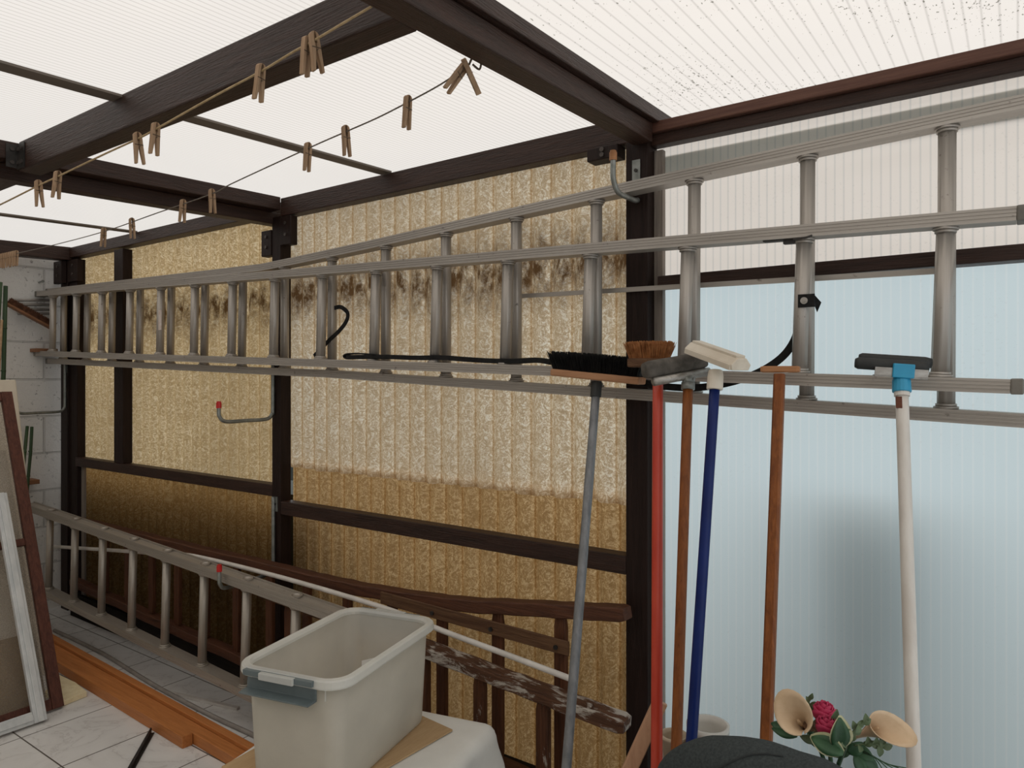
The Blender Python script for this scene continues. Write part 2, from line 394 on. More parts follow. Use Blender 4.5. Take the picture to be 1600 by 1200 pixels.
def sheet(x0, x1, z0, z1, y, m, name, label, amp=.0115, wavy=0):
    bm = B(); nx = int((x1 - x0) / .0038); rows = [z0, z0 + (z1 - z0) * .33, z0 + (z1 - z0) * .66, z1]; prev = None
    for k, z in enumerate(rows):
        r = []
        for i in range(nx + 1):
            x = x0 + (x1 - x0) * i / nx
            s = math.sin(2 * PI * x / .076)
            yy = y + amp * math.copysign(abs(s) ** .8, s)
            zz = z + (noise.noise(V((x * 9, 3.1, 0))) * wavy if k == 0 else 0)
            r.append(bm.verts.new((x, yy, zz)))
        if prev:
            for i in range(nx): bm.faces.new((prev[i], prev[i + 1], r[i + 1], r[i]))
        prev = r
    return struct(name, bm, m, label, 'wall', smooth=True)
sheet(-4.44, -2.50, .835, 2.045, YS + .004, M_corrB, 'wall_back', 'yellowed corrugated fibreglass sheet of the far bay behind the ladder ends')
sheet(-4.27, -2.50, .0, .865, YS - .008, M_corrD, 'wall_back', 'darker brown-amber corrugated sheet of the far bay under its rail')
bm = B(); box(bm, (-4.299, 1.862, 0), (-4.262, 1.872, .827)); struct('trim_2', bm, M_strip, 'pale upright strip at the corner end of the brown-amber sheet', 'trim')
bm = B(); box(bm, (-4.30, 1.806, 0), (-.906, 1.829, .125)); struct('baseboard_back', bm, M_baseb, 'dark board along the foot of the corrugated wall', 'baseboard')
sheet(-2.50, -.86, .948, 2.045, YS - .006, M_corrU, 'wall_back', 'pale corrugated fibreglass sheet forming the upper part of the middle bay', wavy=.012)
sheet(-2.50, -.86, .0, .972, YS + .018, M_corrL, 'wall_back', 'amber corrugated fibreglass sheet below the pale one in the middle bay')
# polycarbonate bay
def pane(x0, x1, z0, z1, y0, y1, m, name, label):
    bm = B(); box(bm, (x0, y0, z0), (x1, y1, z1)); return struct(name, bm, m, label, 'window')
bm = B(); vs = [bm.verts.new(p) for p in ((-.845, 1.902, 0), (XR, 1.902, 0), (XR, 1.902, 1.60), (-.845, 1.902, 1.60))]; bm.faces.new(vs)
struct('window_1', bm, M_polyL, 'tall bluish ribbed polycarbonate panel behind the brooms', 'window')
bm = B(); vs = [bm.verts.new(p) for p in ((-.845, 1.898, 1.57), (XR, 1.898, 1.57), (XR, 1.898, 2.0), (-.845, 1.898, 2.0))]; bm.faces.new(vs)
struct('window_2', bm, M_polyU, 'cream ribbed polycarbonate panel over the dark rail', 'window')

# posts
def post(x0, x1, y0, y1, z1, label, name='post'):
    bm = B(); box(bm, (x0, y0, 0), (x1, y1, z1)); return struct(name, bm, M_post, label, 'post', bev=.002)
post(-4.479, -4.395, YW, YW + .05, 1.99, 'dark brown corner post against the block wall', 'corner_post')
bm = B(); box(bm, (-4.395, YW + .01, 0), (-4.30, YW + .055, 1.99)); struct('corner_post', bm, M_post, 'dark brown inner corner post beside the far corrugated sheet', 'post', bev=.002)
bm = B(); box(bm, (-3.858, YW, .878), (-3.765, YW + .05, 1.99)); struct('stud_post', bm, M_post, 'slim dark brown stud splitting the far bay', 'post', bev=.002)
post(-2.522, -2.466, YW, YW + .052, 1.985, 'dark brown post between the far and middle corrugated bays', 'post')
post(-.905, -.838, YW, YW + .064, 1.985, 'thick dark brown post between corrugated sheet and polycarbonate', 'post')
bm = B(); box(bm, (-.838, 1.872, 0), (-.812, 1.892, 1.96)); struct('trim_1', bm, M_strip, 'greyish upright cover strip beside the thick post', 'trim', bev=.001)
bm = B(); box(bm, (1.1, YW, 0), (1.17, YW + .064, 1.985)); struct('post', bm, M_post, 'dark brown post at the camera end of the polycarbonate bay', 'post')
# rails between the posts
def rail(x0, x1, z0, z1, m, label, name='rail_beam', y0=YW, y1=YW + .05):
    bm = B(); box(bm, (x0, y0, z0), (x1, y1, z1)); return struct(name, bm, m, label, 'beam', bev=.003)
rail(-2.466, -.905, .760, .814, M_beamX, 'dark brown horizontal rail across the middle corrugated bay')
rail(-4.30, -2.522, .828, .877, M_beamX, 'dark brown horizontal rail across the far corrugated bay')
rail(-.812, 1.1, 1.566, 1.60, M_beamX, 'dark brown horizontal rail between the two polycarbonate panels', y0=1.835, y1=1.89)
# top plates
rail(-2.466, -.838, 1.983, 2.057, M_beamX, 'brown wall plate carrying the roof over the middle bay', 'top_beam')
rail(-4.44, -2.522, 2.000, 2.058, M_beamX, 'brown wall plate carrying the roof over the far bay', 'top_beam', y1=YW + .06)
rail(-.838, 1.2, 2.000, 2.030, M_redbrown, 'red-brown board along the roof edge of the polycarbonate bay', 'edge_beam', y0=1.835, y1=1.87)
rail(-.838, 1.2, 1.968, 1.999, M_beamX, 'dark plate under the red-brown roof edge board', 'top_beam', y0=1.85, y1=1.89)
# roof timbers; a line that slopes with the roof
def sloped(x0, x1, y0, y1, d0, d1, m, label, name, y_end=None):
    bm = B()
    vs = [bm.verts.new((x, y, roofz(y) + d)) for x in (x0, x1) for y in (y0, y1) for d in (d0, d1)]
    for f in ((0, 1, 3, 2), (4, 6, 7, 5), (0, 4, 5, 1), (2, 3, 7, 6), (0, 2, 6, 4), (1, 5, 7, 3)): bm.faces.new([vs[i] for i in f])
    return struct(name, bm, m, label, 'beam', bev=.003)
rL = sloped(-.880, -.822, YB, 1.828, -.092, -.040, M_beamY, 'heavy dark brown rafter overhead ending at the thick post', 'rafter_beam')
sloped(-.868, -.806, YB, 1.97, -.038, -.002, M_beamY, 'flatter brown timber lying on the heavy rafter under the roof edge', 'rafter_beam')
sloped(-2.575, -2.515, YB, 1.90, -.105, -.056, M_beamY, 'lower dark brown rafter timber of the far bay above the post cleats', 'rafter_beam')
sloped(-2.565, -2.462, YB, 1.828, -.0555, -.002, M_beamY, 'upper dark brown rafter timber stacked on the far bay rafter', 'rafter_beam')
sloped(-4.45, -4.37, YB, 1.90, -.075, -.002, M_beamY, 'dark brown rafter along the top of the block wall', 'rafter_beam')
# purlin
def purlin(x0, x1, label):
    bm = B(); box(bm, (x0, .888, 1.942), (x1, .948, 2.031)); return struct('purlin_beam', bm, M_beamX, label, 'beam', bev=.004)
pu = purlin(-2.458, -.882, 'brown cross beam overhead between the two big rafters')
pu2 = purlin(-4.36, -2.578, 'stub of brown cross beam overhead reaching to the block wall')
def plate(parent, c, ax, ay, az, w, h, bolts):
    bm = B(); obox(bm, c, ax, ay, az, w / 2, h / 2, .0015); p = obj('bracket', bm, M_dark, parent)
    for u, v in bolts:
        b = B(); q = V(c) + V(ax) * u + V(ay) * v; tube(b, [q, q + V(az) * .006], .006, 8); obj('bolt', b, M_brass, p)
plate(pu, (-2.435, .886, 1.985), (1, 0, 0), (0, 0, 1), (0, -1, 0), .05, .075, [(-.012, .02), (.012, .02), (-.012, -.02), (.012, -.02)])
plate(pu, (-2.4585, .87, 1.985), (0, 1, 0), (0, 0, 1), (1, 0, 0), .03, .07, [(0, .02), (0, -.02)])
# cleats at the post heads
def cleat(x0, x1, z0, z1, label, y0=YW - .004, y1=YW + .03):
    bm = B(); box(bm, (x0, y0, z0), (x1, y1, z1)); o = struct('cleat_trim', bm, M_post, label, 'block', bev=.003)
    for z in (z0 + .35 * (z1 - z0), z0 + .75 * (z1 - z0)):
        b = B(); q = V(((x0 + x1) / 2, y0 + .002, z)); tube(b, [q, q + V((0, -.006, 0))], .007, 8); obj('bolt', b, M_brass, o)
cleat(-2.464, -2.395, 1.862, 1.980, 'brown cleat block with two bolts beside the middle post head')
cleat(-2.590, -2.524, 1.828, 1.935, 'brown cleat block under the far rafter beside the post head')
cleat(-4.38, -4.27, 1.862, 1.985, 'brown cleat block at the corner post under the far wall plate')
cleat(-4.50, -4.40, 1.858, 1.985, 'brown cleat block between block wall and corner post', y0=YW - .03, y1=YW - .002)
cleat(-1.02, -.92, 1.945, 1.982, 'ragged timber end below the wall plate beside the thick post', y0=YW - .02, y1=YW + .03)
# glazing bars
for x, y0, lab in ((-1.855, YB, 'flat brownish glazing bar under the roof of the middle bay'), (-3.64, YB, 'flat brownish glazing bar under the roof of the far bay')):
    bm = B(); vs = [bm.verts.new((xx, y, roofz(y) + d)) for xx in (x - .026, x + .026) for y in (y0, 1.829) for d in (-.008, -.002)]
    for f in ((0, 1, 3, 2), (4, 6, 7, 5), (0, 4, 5, 1), (2, 3, 7, 6), (0, 2, 6, 4), (1, 5, 7, 3)): bm.faces.new([vs[i] for i in f])
    struct('glazing_trim', bm, M_bar, lab, 'trim')
# roof sheets
def roof(x0, x1, m, label, y1=1.99):
    bm = B(); vs = [bm.verts.new((x, y, roofz(y) + .001)) for x, y in ((x0, YB), (x1, YB), (x1, y1), (x0, y1))]; bm.faces.new(vs)
    struct('ceiling', bm, m, label, 'roof')
roof(-4.64, -3.64, M_roof, 'translucent ribbed roof sheet next to the block wall')
roof(-3.64, -2.49, M_roof, 'translucent ribbed roof sheet between far glazing bar and far rafter')
roof(-2.49, -1.855, M_roof, 'translucent ribbed roof sheet between far rafter and middle glazing bar')
roof(-1.855, -.835, M_roof, 'translucent ribbed roof sheet between middle glazing bar and heavy rafter')
bm = B(); vs = [bm.verts.new((x, y, roofz(y) - .003 - .02 * (y - .5) / 1.4 * 0)) for x, y in ((-.835, YB), (XR, YB), (XR, 1.99), (-.835, 1.99))]; bm.faces.new(vs)
struct('ceiling', bm, M_roofR, 'specked translucent roof sheet with wide ribs above the polycarbonate bay', 'roof')
# grey strip behind the cream panel, then blocks added outside to shade the sheets
M_band = polycarb('grey_flashing', .0205, (.50, .53, .52), (.50, .52, .51), 0, .10, .0, 0)
bm = B(); box(bm, (-.83, 1.9005, 1.882), (XR, 1.9045, 1.947)); struct('flashing_trim', bm, M_band, 'dim grey flashing strip along the top of the cream panel', 'trim')
bm = B(); box(bm, (-.43, 2.02, -.02), (-.17, 2.3, 1.04)); struct('outside_shape', bm, M_outdark, 'unidentified upright shape added behind the bluish panel to darken it', 'shade_block')  # plain block for an unknown thing outside, added to darken the panel
bm = B(); box(bm, (-12, 3.2, -.02), (9, 3.3, .80)); struct('shade_outside', bm, M_outdark, 'unseen low screen added outside to dim the lower translucent sheets', 'wall')  # added to block low sky light so the sheets dim downward
bm = B(); box(bm, (-6.5, 2.02, -.02), (-2.35, 2.3, .80)); struct('shade_outside', bm, M_outdark, 'unseen dark block added outside to darken the amber sheet', 'wall')  # added close behind the sheet to keep its lower part dark

# ------------------------------------------------------------------ ladders
def interp(path, x):
    for (xa, za), (xb, zb) in zip(path, path[1:]):
        if xa <= x <= xb: return za + (zb - za) * (x - xa) / (xb - xa)
    (xa, za), (xb, zb) = (path[0], path[1]) if x < path[0][0] else (path[-2], path[-1])
    return za + (zb - za) * (x - xa) / (xb - xa)
def rail_profile(depth, h, g=.0014, k=3):
    """extruded ladder rail: u runs through the wall (depth), v is height; grooved broad faces"""
    a, b = depth / 2, h / 2; pts = []
    def side(u, sgn):
        ys = [-b]
        for i in range(k): c = -b + h * (i + 1) / (k + 1); ys += [c - .0018, c - .0012, c + .0012, c + .0018]
        ys.append(b); out = []
        for i, y in enumerate(ys):
            r = (i - 1) % 4 in (1, 2) and 0 < i < len(ys) - 1
            out.append((u - sgn * (g if r else 0), y))
        return out
    return side(a, 1) + side(-a, -1)[::-1]
def rung_mesh(p0, p1, r, seg=24, flute=.05, collar=1.45, ch=.005, flat=1.0):
    bm = B(); prof = [(r * flat * (1 + flute * math.cos(8 * t)) * math.cos(t), r * (1 + flute * math.cos(8 * t)) * math.sin(t)) for t in [2 * PI * i / seg for i in range(seg)]]
    sweep(bm, [p0, p1], prof, (0, 1, 0))
    d = (V(p1) - V(p0)).normalized()
    for q, s in ((V(p0), 1), (V(p1), -1)):
        sweep(bm, [q, q + d * s * ch], circ(r * collar, 20), (0, 1, 0), scale=None)
        sweep(bm, [q + d * s * ch, q + d * s * ch * 2.2], circ(r * (collar + 1) / 2, 20), (0, 1, 0))
    return bm
def alu_ladder(t, top, bot, xs, Y, depth, h, r, mx, mz, caps=(True, True), chan=False):
    for path in (top, bot):
        bm = B(); pts = [(x, Y, z) for x, z in path]
        sweep(bm, pts, rail_profile(depth, h), (0, 1, 0))
        rl = obj('rail', bm, mx, t)
        if chan and path is top:        # raised lips of the open rail and the swaged rung ends in it
            for s in (-1, 1):
                bm = B(); sweep(bm, [(x, Y + s * (depth / 2 - .002), z + h / 2 + .003) for x, z in path], rect(.005, .008), (0, 1, 0)); obj('rail_lip', bm, mx, rl)
        for e, on in ((0, caps[0]), (-1, caps[1])):
            if not on: continue
            (x, z) = path[e]; s = -1 if e == 0 else 1
            bm = B(); box(bm, (min(x, x + s * .022), Y - depth / 2 - .0015, z - h / 2 - .0015), (max(x, x + s * .022), Y + depth / 2 + .0015, z + h / 2 + .0015))
            obj('end_cap', bm, M_capgrey, rl, bev=.003)
    out = []
    for x in xs:
        m = (interp(top, x + .1) + interp(bot, x + .1) - interp(top, x - .1) - interp(bot, x - .1)) / .4
        zt = interp(top, x) - h / 2; L = zt - interp(bot, x) - h / 2
        p1 = V((x, Y, zt)); p0 = V((x + m * L, Y, interp(bot, x + m * L) + h / 2))
        o = obj('rung', rung_mesh(p0, p1, r), mz, t); out.append((o, p0, p1))
        for pl in o.data.polygons: pl.use_smooth = len(pl.vertices) == 4
    return out
# straight ladder in front
YF = 1.728
ftop = [(-4.475, 1.792), (-.002, 1.640)]; fbot = [(-4.49, 1.459), (-.012, 1.301)]
t_front = thing('aluminium_ladder', 'long straight aluminium ladder hung level in front of the flared one', 'ladder', (-2.25, YF, 1.30))
rf = alu_ladder(t_front, ftop, fbot, [-4.322 + .28 * k for k in range(16)], YF, .048, .0285, .0165, M_alux, M_aluz)
# flared ladder behind it
YR = 1.784
rtop = [(-4.48, 1.812), (-3.31, 1.786), (-2.79, 1.774), (-2.50, 1.768), (-2.30, 1.774), (-1.95, 1.788), (-.977, 1.834), (-.685, 1.846), (.25, 1.884)]
rbot = [(-4.48, 1.417), (-2.50, 1.348), (-2.09, 1.335), (-1.758, 1.318), (-.878, 1.275), (-.416, 1.252), (.25, 1.220)]
t_flare = thing('aluminium_ladder', 'aluminium ladder with rails flaring wider, hung against the wall posts', 'ladder', (-2.1, YR, 1.22))
rr = alu_ladder(t_flare, rtop, rbot, [at(px, 480, Y=YR).x for px in (100, 137, 176, 219.5, 268, 321, 380, 445, 519, 603, 697, 807, 932, 1085, 1262, 1480)] + [.165], YR, .048, .0285, .0165, M_alux, M_aluz, caps=(True, False))
bm = B(); sweep(bm, [(-1.262, 1.818, 1.573), (-.13, 1.818, 1.553)], rect(.006, .013), (0, 1, 0)); obj('brace_bar', bm, M_alux, t_flare)
# safety strap, catch and sticker on the straight ladder
def ribbon(path, w, th, side=(0, 1, 0)):
    bm = B(); sweep(bm, catmull(path, 6), rect(th, w, .001), side); return bm
yr = YF - .019
sp = [at(px, py, Y=yy) for px, py, yy in ((1257, 476, YF + .022), (1250, 500, YF + .028), (1242, 530, YF + .027), (1224, 556, YF + .028), (1195, 577, YF + .028), (1160, 592, YF + .028), (1120, 602, YF + .028), (1080, 606, YF + .028), (1040, 604, YF + .028), (1000, 598, YF + .028), (960, 590, YF + .028))]
st = obj('strap', ribbon(sp, .018, .0055), M_strap, t_front, smooth=False); st['label'] = 'black webbing strap'
sp2 = [at(px, py, Y=YF - .01) for px, py in ((862, 569), (840, 566), (800, 566.5), (760, 565), (720, 562), (690, 560))] 
sp2 = [V((p.x, p.y, interp(fbot, p.x) + .0215 + d)) for p, d in zip(sp2, (.003, .008, .003, .003, .006, .009))]
sp2 += [V((x, YF - .012, interp(fbot, x) + .0215 + d)) for x, d in ((-1.60, .006), (-1.70, .007), (-1.80, .006), (-1.88, .004), (-1.93, .002))]
st2 = B(); sweep(st2, catmull(sp2, 4), rect(.022, .015, .001), (0, 1, 0)); o = obj('strap', st2, M_strap, t_front); o['label'] = 'black strap lying along the lower rail'
lp = [at(px, py, Y=1.756) for px, py in ((523, 481), (533, 480), (543, 489), (541, 502), (530, 517), (514, 532), (500, 547), (491, 556))]
fe = [V((x, YF - .012, interp(fbot, x) + .0215 + d)) for x, d in ((-1.78, .012), (-1.86, .016), (-1.925, .014), (-1.945, .006), (-1.935, -.002))]
bm = B(); sweep(bm, catmull(fe, 4), rect(.022, .005, .001), (0, 1, 0)); obj('strap_end', bm, M_strap, t_front)
obj('strap_loop', ribbon(lp, .015, .0055), M_strap, t_front)
q = at(1257, 470, Y=YF - .018)
bm = B(); obox(bm, q + V((.004, 0, .0)), (1, 0, 0), (0, 1, 0), (0, 0, 1), .018, .0016, .015)
vs = [bm.verts.new(q + V(p)) for p in ((.020, .001, .014), (.032, .02, -.004), (.022, .024, -.026), (.020, .003, -.010))]; bm.faces.new(vs)
tab = obj('strap_tab', bm, M_strap, t_front)
bm = B(); tube(bm, [q + V((0, -.003, 0)), q + V((0, -.006, 0))], .008, 14); tube(bm, [q + V((0, -.006, 0)), q + V((0, -.0085, 0))], .004, 10); obj('rivet', bm, M_steelbar, tab)
q = at(1222, 376, Y=YF - .005)
bm = B(); obox(bm, q + V((-.004, .0, .004)), (1, 0, -.03), (0, 1, 0), (0, 0, 1), .038, .010, .005); obox(bm, q + V((.02, 0, -.004)), (1, 0, -.03), (0, 1, 0), (0, 0, 1), .016, .008, .006)
tube(bm, [q + V((.03, -.02, -.004)), q + V((.06, -.024, -.003)), q + V((.072, -.024, 0))], .0028, 8); obj('catch', bm, M_dark, t_front, bev=.001)
q = at(250, 500, Y=YF - .0178); bm = B(); obox(bm, q, (1, 0, 0), (0, 1, 0), (.01, 0, 1), .012, .0010, .045); o = obj('sticker', bm, M_sticker, t_front); o['label'] = 'faded paper sticker'

# lower aluminium ladder
YLO = 1.60
ltop = [(-4.30, .652), (-1.63, .529)]; lbot = [(-4.28, .235), (-1.63, .113)]
ltop = [(x, z - .014) for x, z in ltop]; lbot = [(x, z - .001) for x, z in lbot]
t_low = thing('aluminium_ladder', 'dusty aluminium ladder on edge low down behind the plastic box', 'ladder', (-2.9, YLO, .1))
lowx = [-4.035, -3.757, -3.476, -3.197, -2.919, -2.639, -2.355, -2.068, -1.79]
lr = alu_ladder(t_low, ltop, lbot, lowx, YLO, .055, .030, .0165, M_alu_low, M_alu_lowz, caps=(False, True), chan=True)
for x in lowx:
    bm = B(); z = interp(ltop, x) + .0152
    lathe(bm, (x, YLO, z), [(.022, 0), (.022, .006), (.017, .007), (.014, .001), (.001, .001)], 20); obj('rung_plug', bm, M_alu_low, t_low, smooth=False)

# wooden ladders
def wood_ladder(t, top, bot, xs, Y, depth, h, mw, mz, rw=.040, rd=.020, taper=True):
    for path in (top, bot):
        bm = B(); pts = catmull([(x, Y, z) for x, z in path], 10)
        sweep(bm, wob(pts, .004, Y * 7), rect(depth, h, .0035), (0, 1, 0), scale=[.82] + [1] * (len(pts) - 2) + [.82])
        obj('rail', bm, mw, t)
    for x in xs:
        zt, zb = interp(top, x) - h / 2, interp(bot, x) + h / 2
        bm = B(); sweep(bm, [(x, Y, zb + .001), (x, Y, zb + .03), (x, Y, (zt + zb) / 2), (x, Y, zt - .03), (x, Y, zt - .001)], rect(rd, rw, .003), (0, 1, 0), scale=[.8, 1, 1, 1, .8])
        obj('rung', bm, mz, t)
t_A = thing('wooden_ladder', 'old dark wooden ladder with curved rails, on edge against the wall', 'ladder', (-2.5, 1.779, .05))
atop = [(-4.2, .545), (-3.3, .548), (-2.5, .553), (-2.0, .556), (-1.522, .584), (-1.2, .626), (-.872, .672)]
abot = [(-4.2, .212), (-3.82, .195), (-2.657, .143), (-1.5, .125), (-.872, .085)]
wood_ladder(t_A, atop, abot, [-1.088 - .229 * k for k in range(13)], 1.779, .048, .040, M_wood_old, M_wood_oldz)
bm = B(); sweep(bm, [(-1.80, 1.750, .558), (-1.045, 1.750, .545)], rect(.008, .042, .002), (0, 1, 0)); bt = obj('batten', bm, M_batten, t_A); bt['label'] = 'thin batten screwed across the rungs'
for x in (-1.56, -1.32, -1.085):
    bm = B(); q = V((x, 1.745, .555 - (x + 1.8) * .017)); tube(bm, [q, q + V((0, -.005, 0))], .007, 8); obj('screw', bm, M_dark, bt)
t_C = thing('wooden_ladder', 'paint-splattered wooden ladder on edge, its end beside the thick post', 'ladder', (-2.2, 1.69, .1))
ctop = [(-2.40, .500), (-2.0, .478), (-1.525, .455), (-1.1, .428), (-.832, .412)]
cbot = [(-2.40, .192), (-1.322, .145), (-.85, .12)]
wood_ladder(t_C, ctop, cbot, [-1.092 - .226 * k for k in range(6)], 1.690, .062, .036, M_wood_paint, M_wood_paintz, .040, .024)
bm = B(); q = V((-.935, 1.675, .437)); tube(bm, [q, q + V((0, 0, .012))], .011, 8); obj('peg_stub', bm, M_wood_paint, t_C)

# long white pole resting on the ladders
pp = [at(px, py, Y=y) for px, py, y in ((84, 854, 1.648), (180, 860, 1.648), (259, 866, 1.648), (304, 869, 1.648), (420, 897, 1.648), (556, 936, 1.646), (640, 964, 1.648), (690, 985, 1.65), (800, 1026, 1.652), (898, 1063, 1.655))]
bm = B(); tube(bm, catmull(pp, 5), .0085, 12); tag(obj('plastic_pole', bm, M_pvc, smooth=True), 'thin bent white plastic pole lying over the low ladders', 'pole')

# ------------------------------------------------------------------ ladder hooks
def hook(label, pts, r, plate_c=None, cap=.03, capm=M_red):
    t = thing('ladder_hook', label, 'hook', pts[0], 'ladder hooks screwed to the posts')
    bm = B(); tube(bm, catmull(pts, 8), r, 12); obj('bent_rod', bm, M_galv, t, smooth=True)
    a, b = V(pts[-1]), V(pts[-2]); d = (a - b).normalized()
    bm = B(); tube(bm, [a - d * cap * .6, a + d * .003], r * 1.35, 14); tube(bm, [a + d * .003, a + d * .008], r * 1.1, 14); obj('tip_cap', bm, capm, t, smooth=False)
    if plate_c:
        bm = B(); obox(bm, plate_c, (1, 0, 0), (0, 1, 0), (0, 0, 1), .012, .0015, .03); pl = obj('mount_plate', bm, M_galv, t)
        b = B(); q = V(plate_c); tube(b, [q + V((0, .006, 0)), q + V((0, -.006, 0))], .005, 8); obj('screw', b, M_dark, pl)
    return t
def jhook(xb, xt, zt, zb, ytip, ztip, yb=1.8215):
    m = lambda f: xb + (xt - xb) * f
    return [(xb, yb, zt), (xb, yb, zb + .05), (xb, yb - .004, zb + .022), (m(.12), yb - .03, zb + .002), (m(.5), (yb + ytip) / 2, zb), (m(.88), ytip + .03, zb + .001), (xt, ytip + .003, zb + .022), (xt, ytip, zb + .045), (xt, ytip, ztip)]
hook('grey bent ladder hook with red tip, empty, on the middle post', jhook(-2.505, -2.50, 1.46, 1.150, 1.575, 1.222), .0075, (-2.490, 1.828, 1.40))
hook('grey ladder hook on the corner post beside the block wall', jhook(-4.405, -4.36, 1.42, 1.130, 1.56, 1.20), .0075, (-4.410, 1.8285, 1.38))
hook('red-tipped hook holding the low dusty ladder at the middle post', jhook(-2.502, -2.46, .83, .517, 1.552, .606), .0075, (-2.495, 1.828, .80))
q0 = at(958, 240, Y=1.690); xh, zh = -.868, 1.8125
hook('bent hook on the thick post gripping the flared ladder under the wall plate', [(xh, 1.829, zh + .004), (xh, 1.81, zh), (xh - .001, 1.775, zh), (xh - .002, 1.725, zh), (q0.x + .004, 1.700, zh + .008), (q0.x, 1.691, zh + .035), (q0.x, 1.690, zh + .07), (q0.x, 1.690, q0.z)], .0075, (-.872, 1.8285, 1.90), .03, M_head5)

# ------------------------------------------------------------------ washing lines and pegs
l2 = [V((-4.515, 1.60, 1.995)), V((-.884, 1.128, 1.955))]
def line_pts(pxs, A, Bp, n=24):
    """a cord hung in the vertical plane through A and Bp, following the sag seen in the photo"""
    nrm = (Bp - A).cross(UP); out = []
    for px, py in pxs:
        r = ray(px, py); t = (A - EYE).dot(nrm) / r.dot(nrm); out.append(EYE + r * t)
    return out
A2, B2 = V((-4.36, 1.45, 0)), V((-.884, 1.118, 0))
A1, B1 = V((-4.515, .80, 0)), V((-.884, .859, 0))
p2 = line_pts([(-6, 402), (12, 399), (75, 385), (162, 362), (245, 333), (331, 303), (362, 287), (481, 232), (540, 206), (590, 184), (637, 160), (690, 131), (733, 101)], A2, B2)
p1 = line_pts([(-40, 338), (0, 320), (60, 290), (92, 275), (165, 240), (215, 217), (245, 201), (330, 153), (407, 112), (455, 83), (486, 66), (540, 34), (581, 10)], A1, B1)
p1 = [V((-4.515, .80, p1[0].z + .03)), V((-3.5, .815, p1[0].z - .012))] + p1
p2 = [V((-4.362, 1.4505, p2[0].z + .02))] + p2
c2, c1 = catmull(p2, 4), catmull(p1, 4)
bm = B(); tube(bm, [V((-4.368, 1.452, 1.985))] + c2, .0017, 8); t2 = tag(obj('washing_line', bm, M_rope2, smooth=True), 'thin grey washing line reaching from the wall rafter to the heavy rafter', 'washing line')
bm = B(); tube(bm, c1, .0022, 8); tag(obj('washing_line', bm, M_rope, smooth=True), 'yellowed cord washing line strung higher beneath the cross beam', 'washing line')
e = c2[-1]; bm = B(); tube(bm, catmull([e, e + V((.012, 0, .014)), e + V((.020, .012, .006)), e + V((.012, .018, -.006)), e + V((.004, .006, .002))], 5), .0022, 8); obj('wire_tie', bm, M_wire, t2, smooth=True)

def peg_leg(s, op):
    """one half of a peg: jaw up, notch for the cord, leg spreading outward below the spring"""
    L0, L1 = .016, -.058; bm = B()
    prof = [(.0008, L0), (.0026, .012), (.0032, .003), (.0034, -.003), (.0016, -.007), (.0012, -.018), (.0018, -.022), (.0022 + op * .3, -.034), (.0030 + op, L1)]
    out = [(.0055, L0 - .002), (.0085, .010), (.0092, -.006), (.0092, -.020), (.0085 + op * .3, -.036), (.0075 + op, L1)]
    loop = [(x * s, z) for x, z in prof + out[::-1]]
    a = [bm.verts.new((x, -.0048, z)) for x, z in loop]; b = [bm.verts.new((x, .0048, z)) for x, z in loop]
    bm.faces.new(a); bm.faces.new(b[::-1])
    for i in range(len(a)): bm.faces.new((a[i], a[(i + 1) % len(a)], b[(i + 1) % len(a)], b[i]))
    bmesh.ops.triangulate(bm, faces=[f for f in bm.faces if len(f.verts) > 4]); return bm
def spring_bm():
    bm = B(); tube(bm, [V((0, .0050 + 0 * i, -.016)) + V((.0034 * math.cos(i), -.0100 * i / 25, .0034 * math.sin(i))) for i in range(26)], .0007, 5)
    tube(bm, [(-.0095, .0052, -.0145), (0, .0056, -.0145), (.0095, .0052, -.0145)], .0008, 5); tube(bm, [(-.0095, -.0052, -.0145), (0, -.0056, -.0145), (.0095, -.0052, -.0145)], .0008, 5); return bm
pegP = {}
def make_peg(label, loc, rot, op, group):
    t = thing('clothes_peg', label, 'clothes peg', loc, group); t.rotation_euler = rot
    key = round(op, 4)
    if key not in pegP: 
        ms = []
        for s in (-1, 1):
            o = obj('leg', peg_leg(s, op), M_peg); ms.append(o)
        o = obj('spring', spring_bm(), M_wire); ms.append(o); pegP[key] = ms
        for o in ms: o.parent = t
    else:
        for o in pegP[key]:
            c = o.copy(); COL.objects.link(c); c.parent = t
def online(c, px):
    best = None
    for a, b in zip(c, c[1:]):
        xa, xb = proj(a)[0], proj(b)[0]
        if xa <= px <= xb: 
            f = (px - xa) / (xb - xa); return a.lerp(b, f), (b - a).normalized()
    return c[-1], (c[-1] - c[-2]).normalized()
def proj(p):
    d = p - EYE; k = d.dot(FW); return (CX + F * d.dot(RT) / k, CY - F * d.z / k)
ordn = ['first', 'second', 'third', 'fourth', 'fifth', 'sixth', 'seventh', 'eighth', 'ninth', 'tenth']
up_px = [(479, .001, 4), (491, .004, -8), (407, .0035, 6), (243, .0035, 4), (215, .0035, -6), (90, .003, 5), (60, .003, -4)]
for i, (px, op, rz) in enumerate(up_px):
    p, d = online(c1, px)
    yaw = math.atan2(d.y, d.x) + PI / 2
    make_peg('wooden clothes peg on the yellowed cord, %s from its rafter end' % ordn[i], p, (math.radians(rz * .5), math.radians(rz * .7), yaw + math.radians(rz)), op, 'clothes pegs on the yellowed cord')
lo_px = [(637, .0025, 4, 0), (540, .0025, -5, 0), (481, .0015, 4, 0), (331, .002, -4, 0), (286, .003, 4, 0), (206, .0015, -4, 0), (162, .002, 4, 0)]
for i, (px, op, rz, _) in enumerate(lo_px):
    p, d = online(c2, px); yaw = math.atan2(d.y, d.x) + PI / 2
    make_peg('wooden clothes peg on the grey line, %s from its knotted end' % ordn[i + 2], p, (math.radians(rz * .4), math.radians(rz * .6), yaw + math.radians(rz)), op, 'clothes pegs on the grey line')
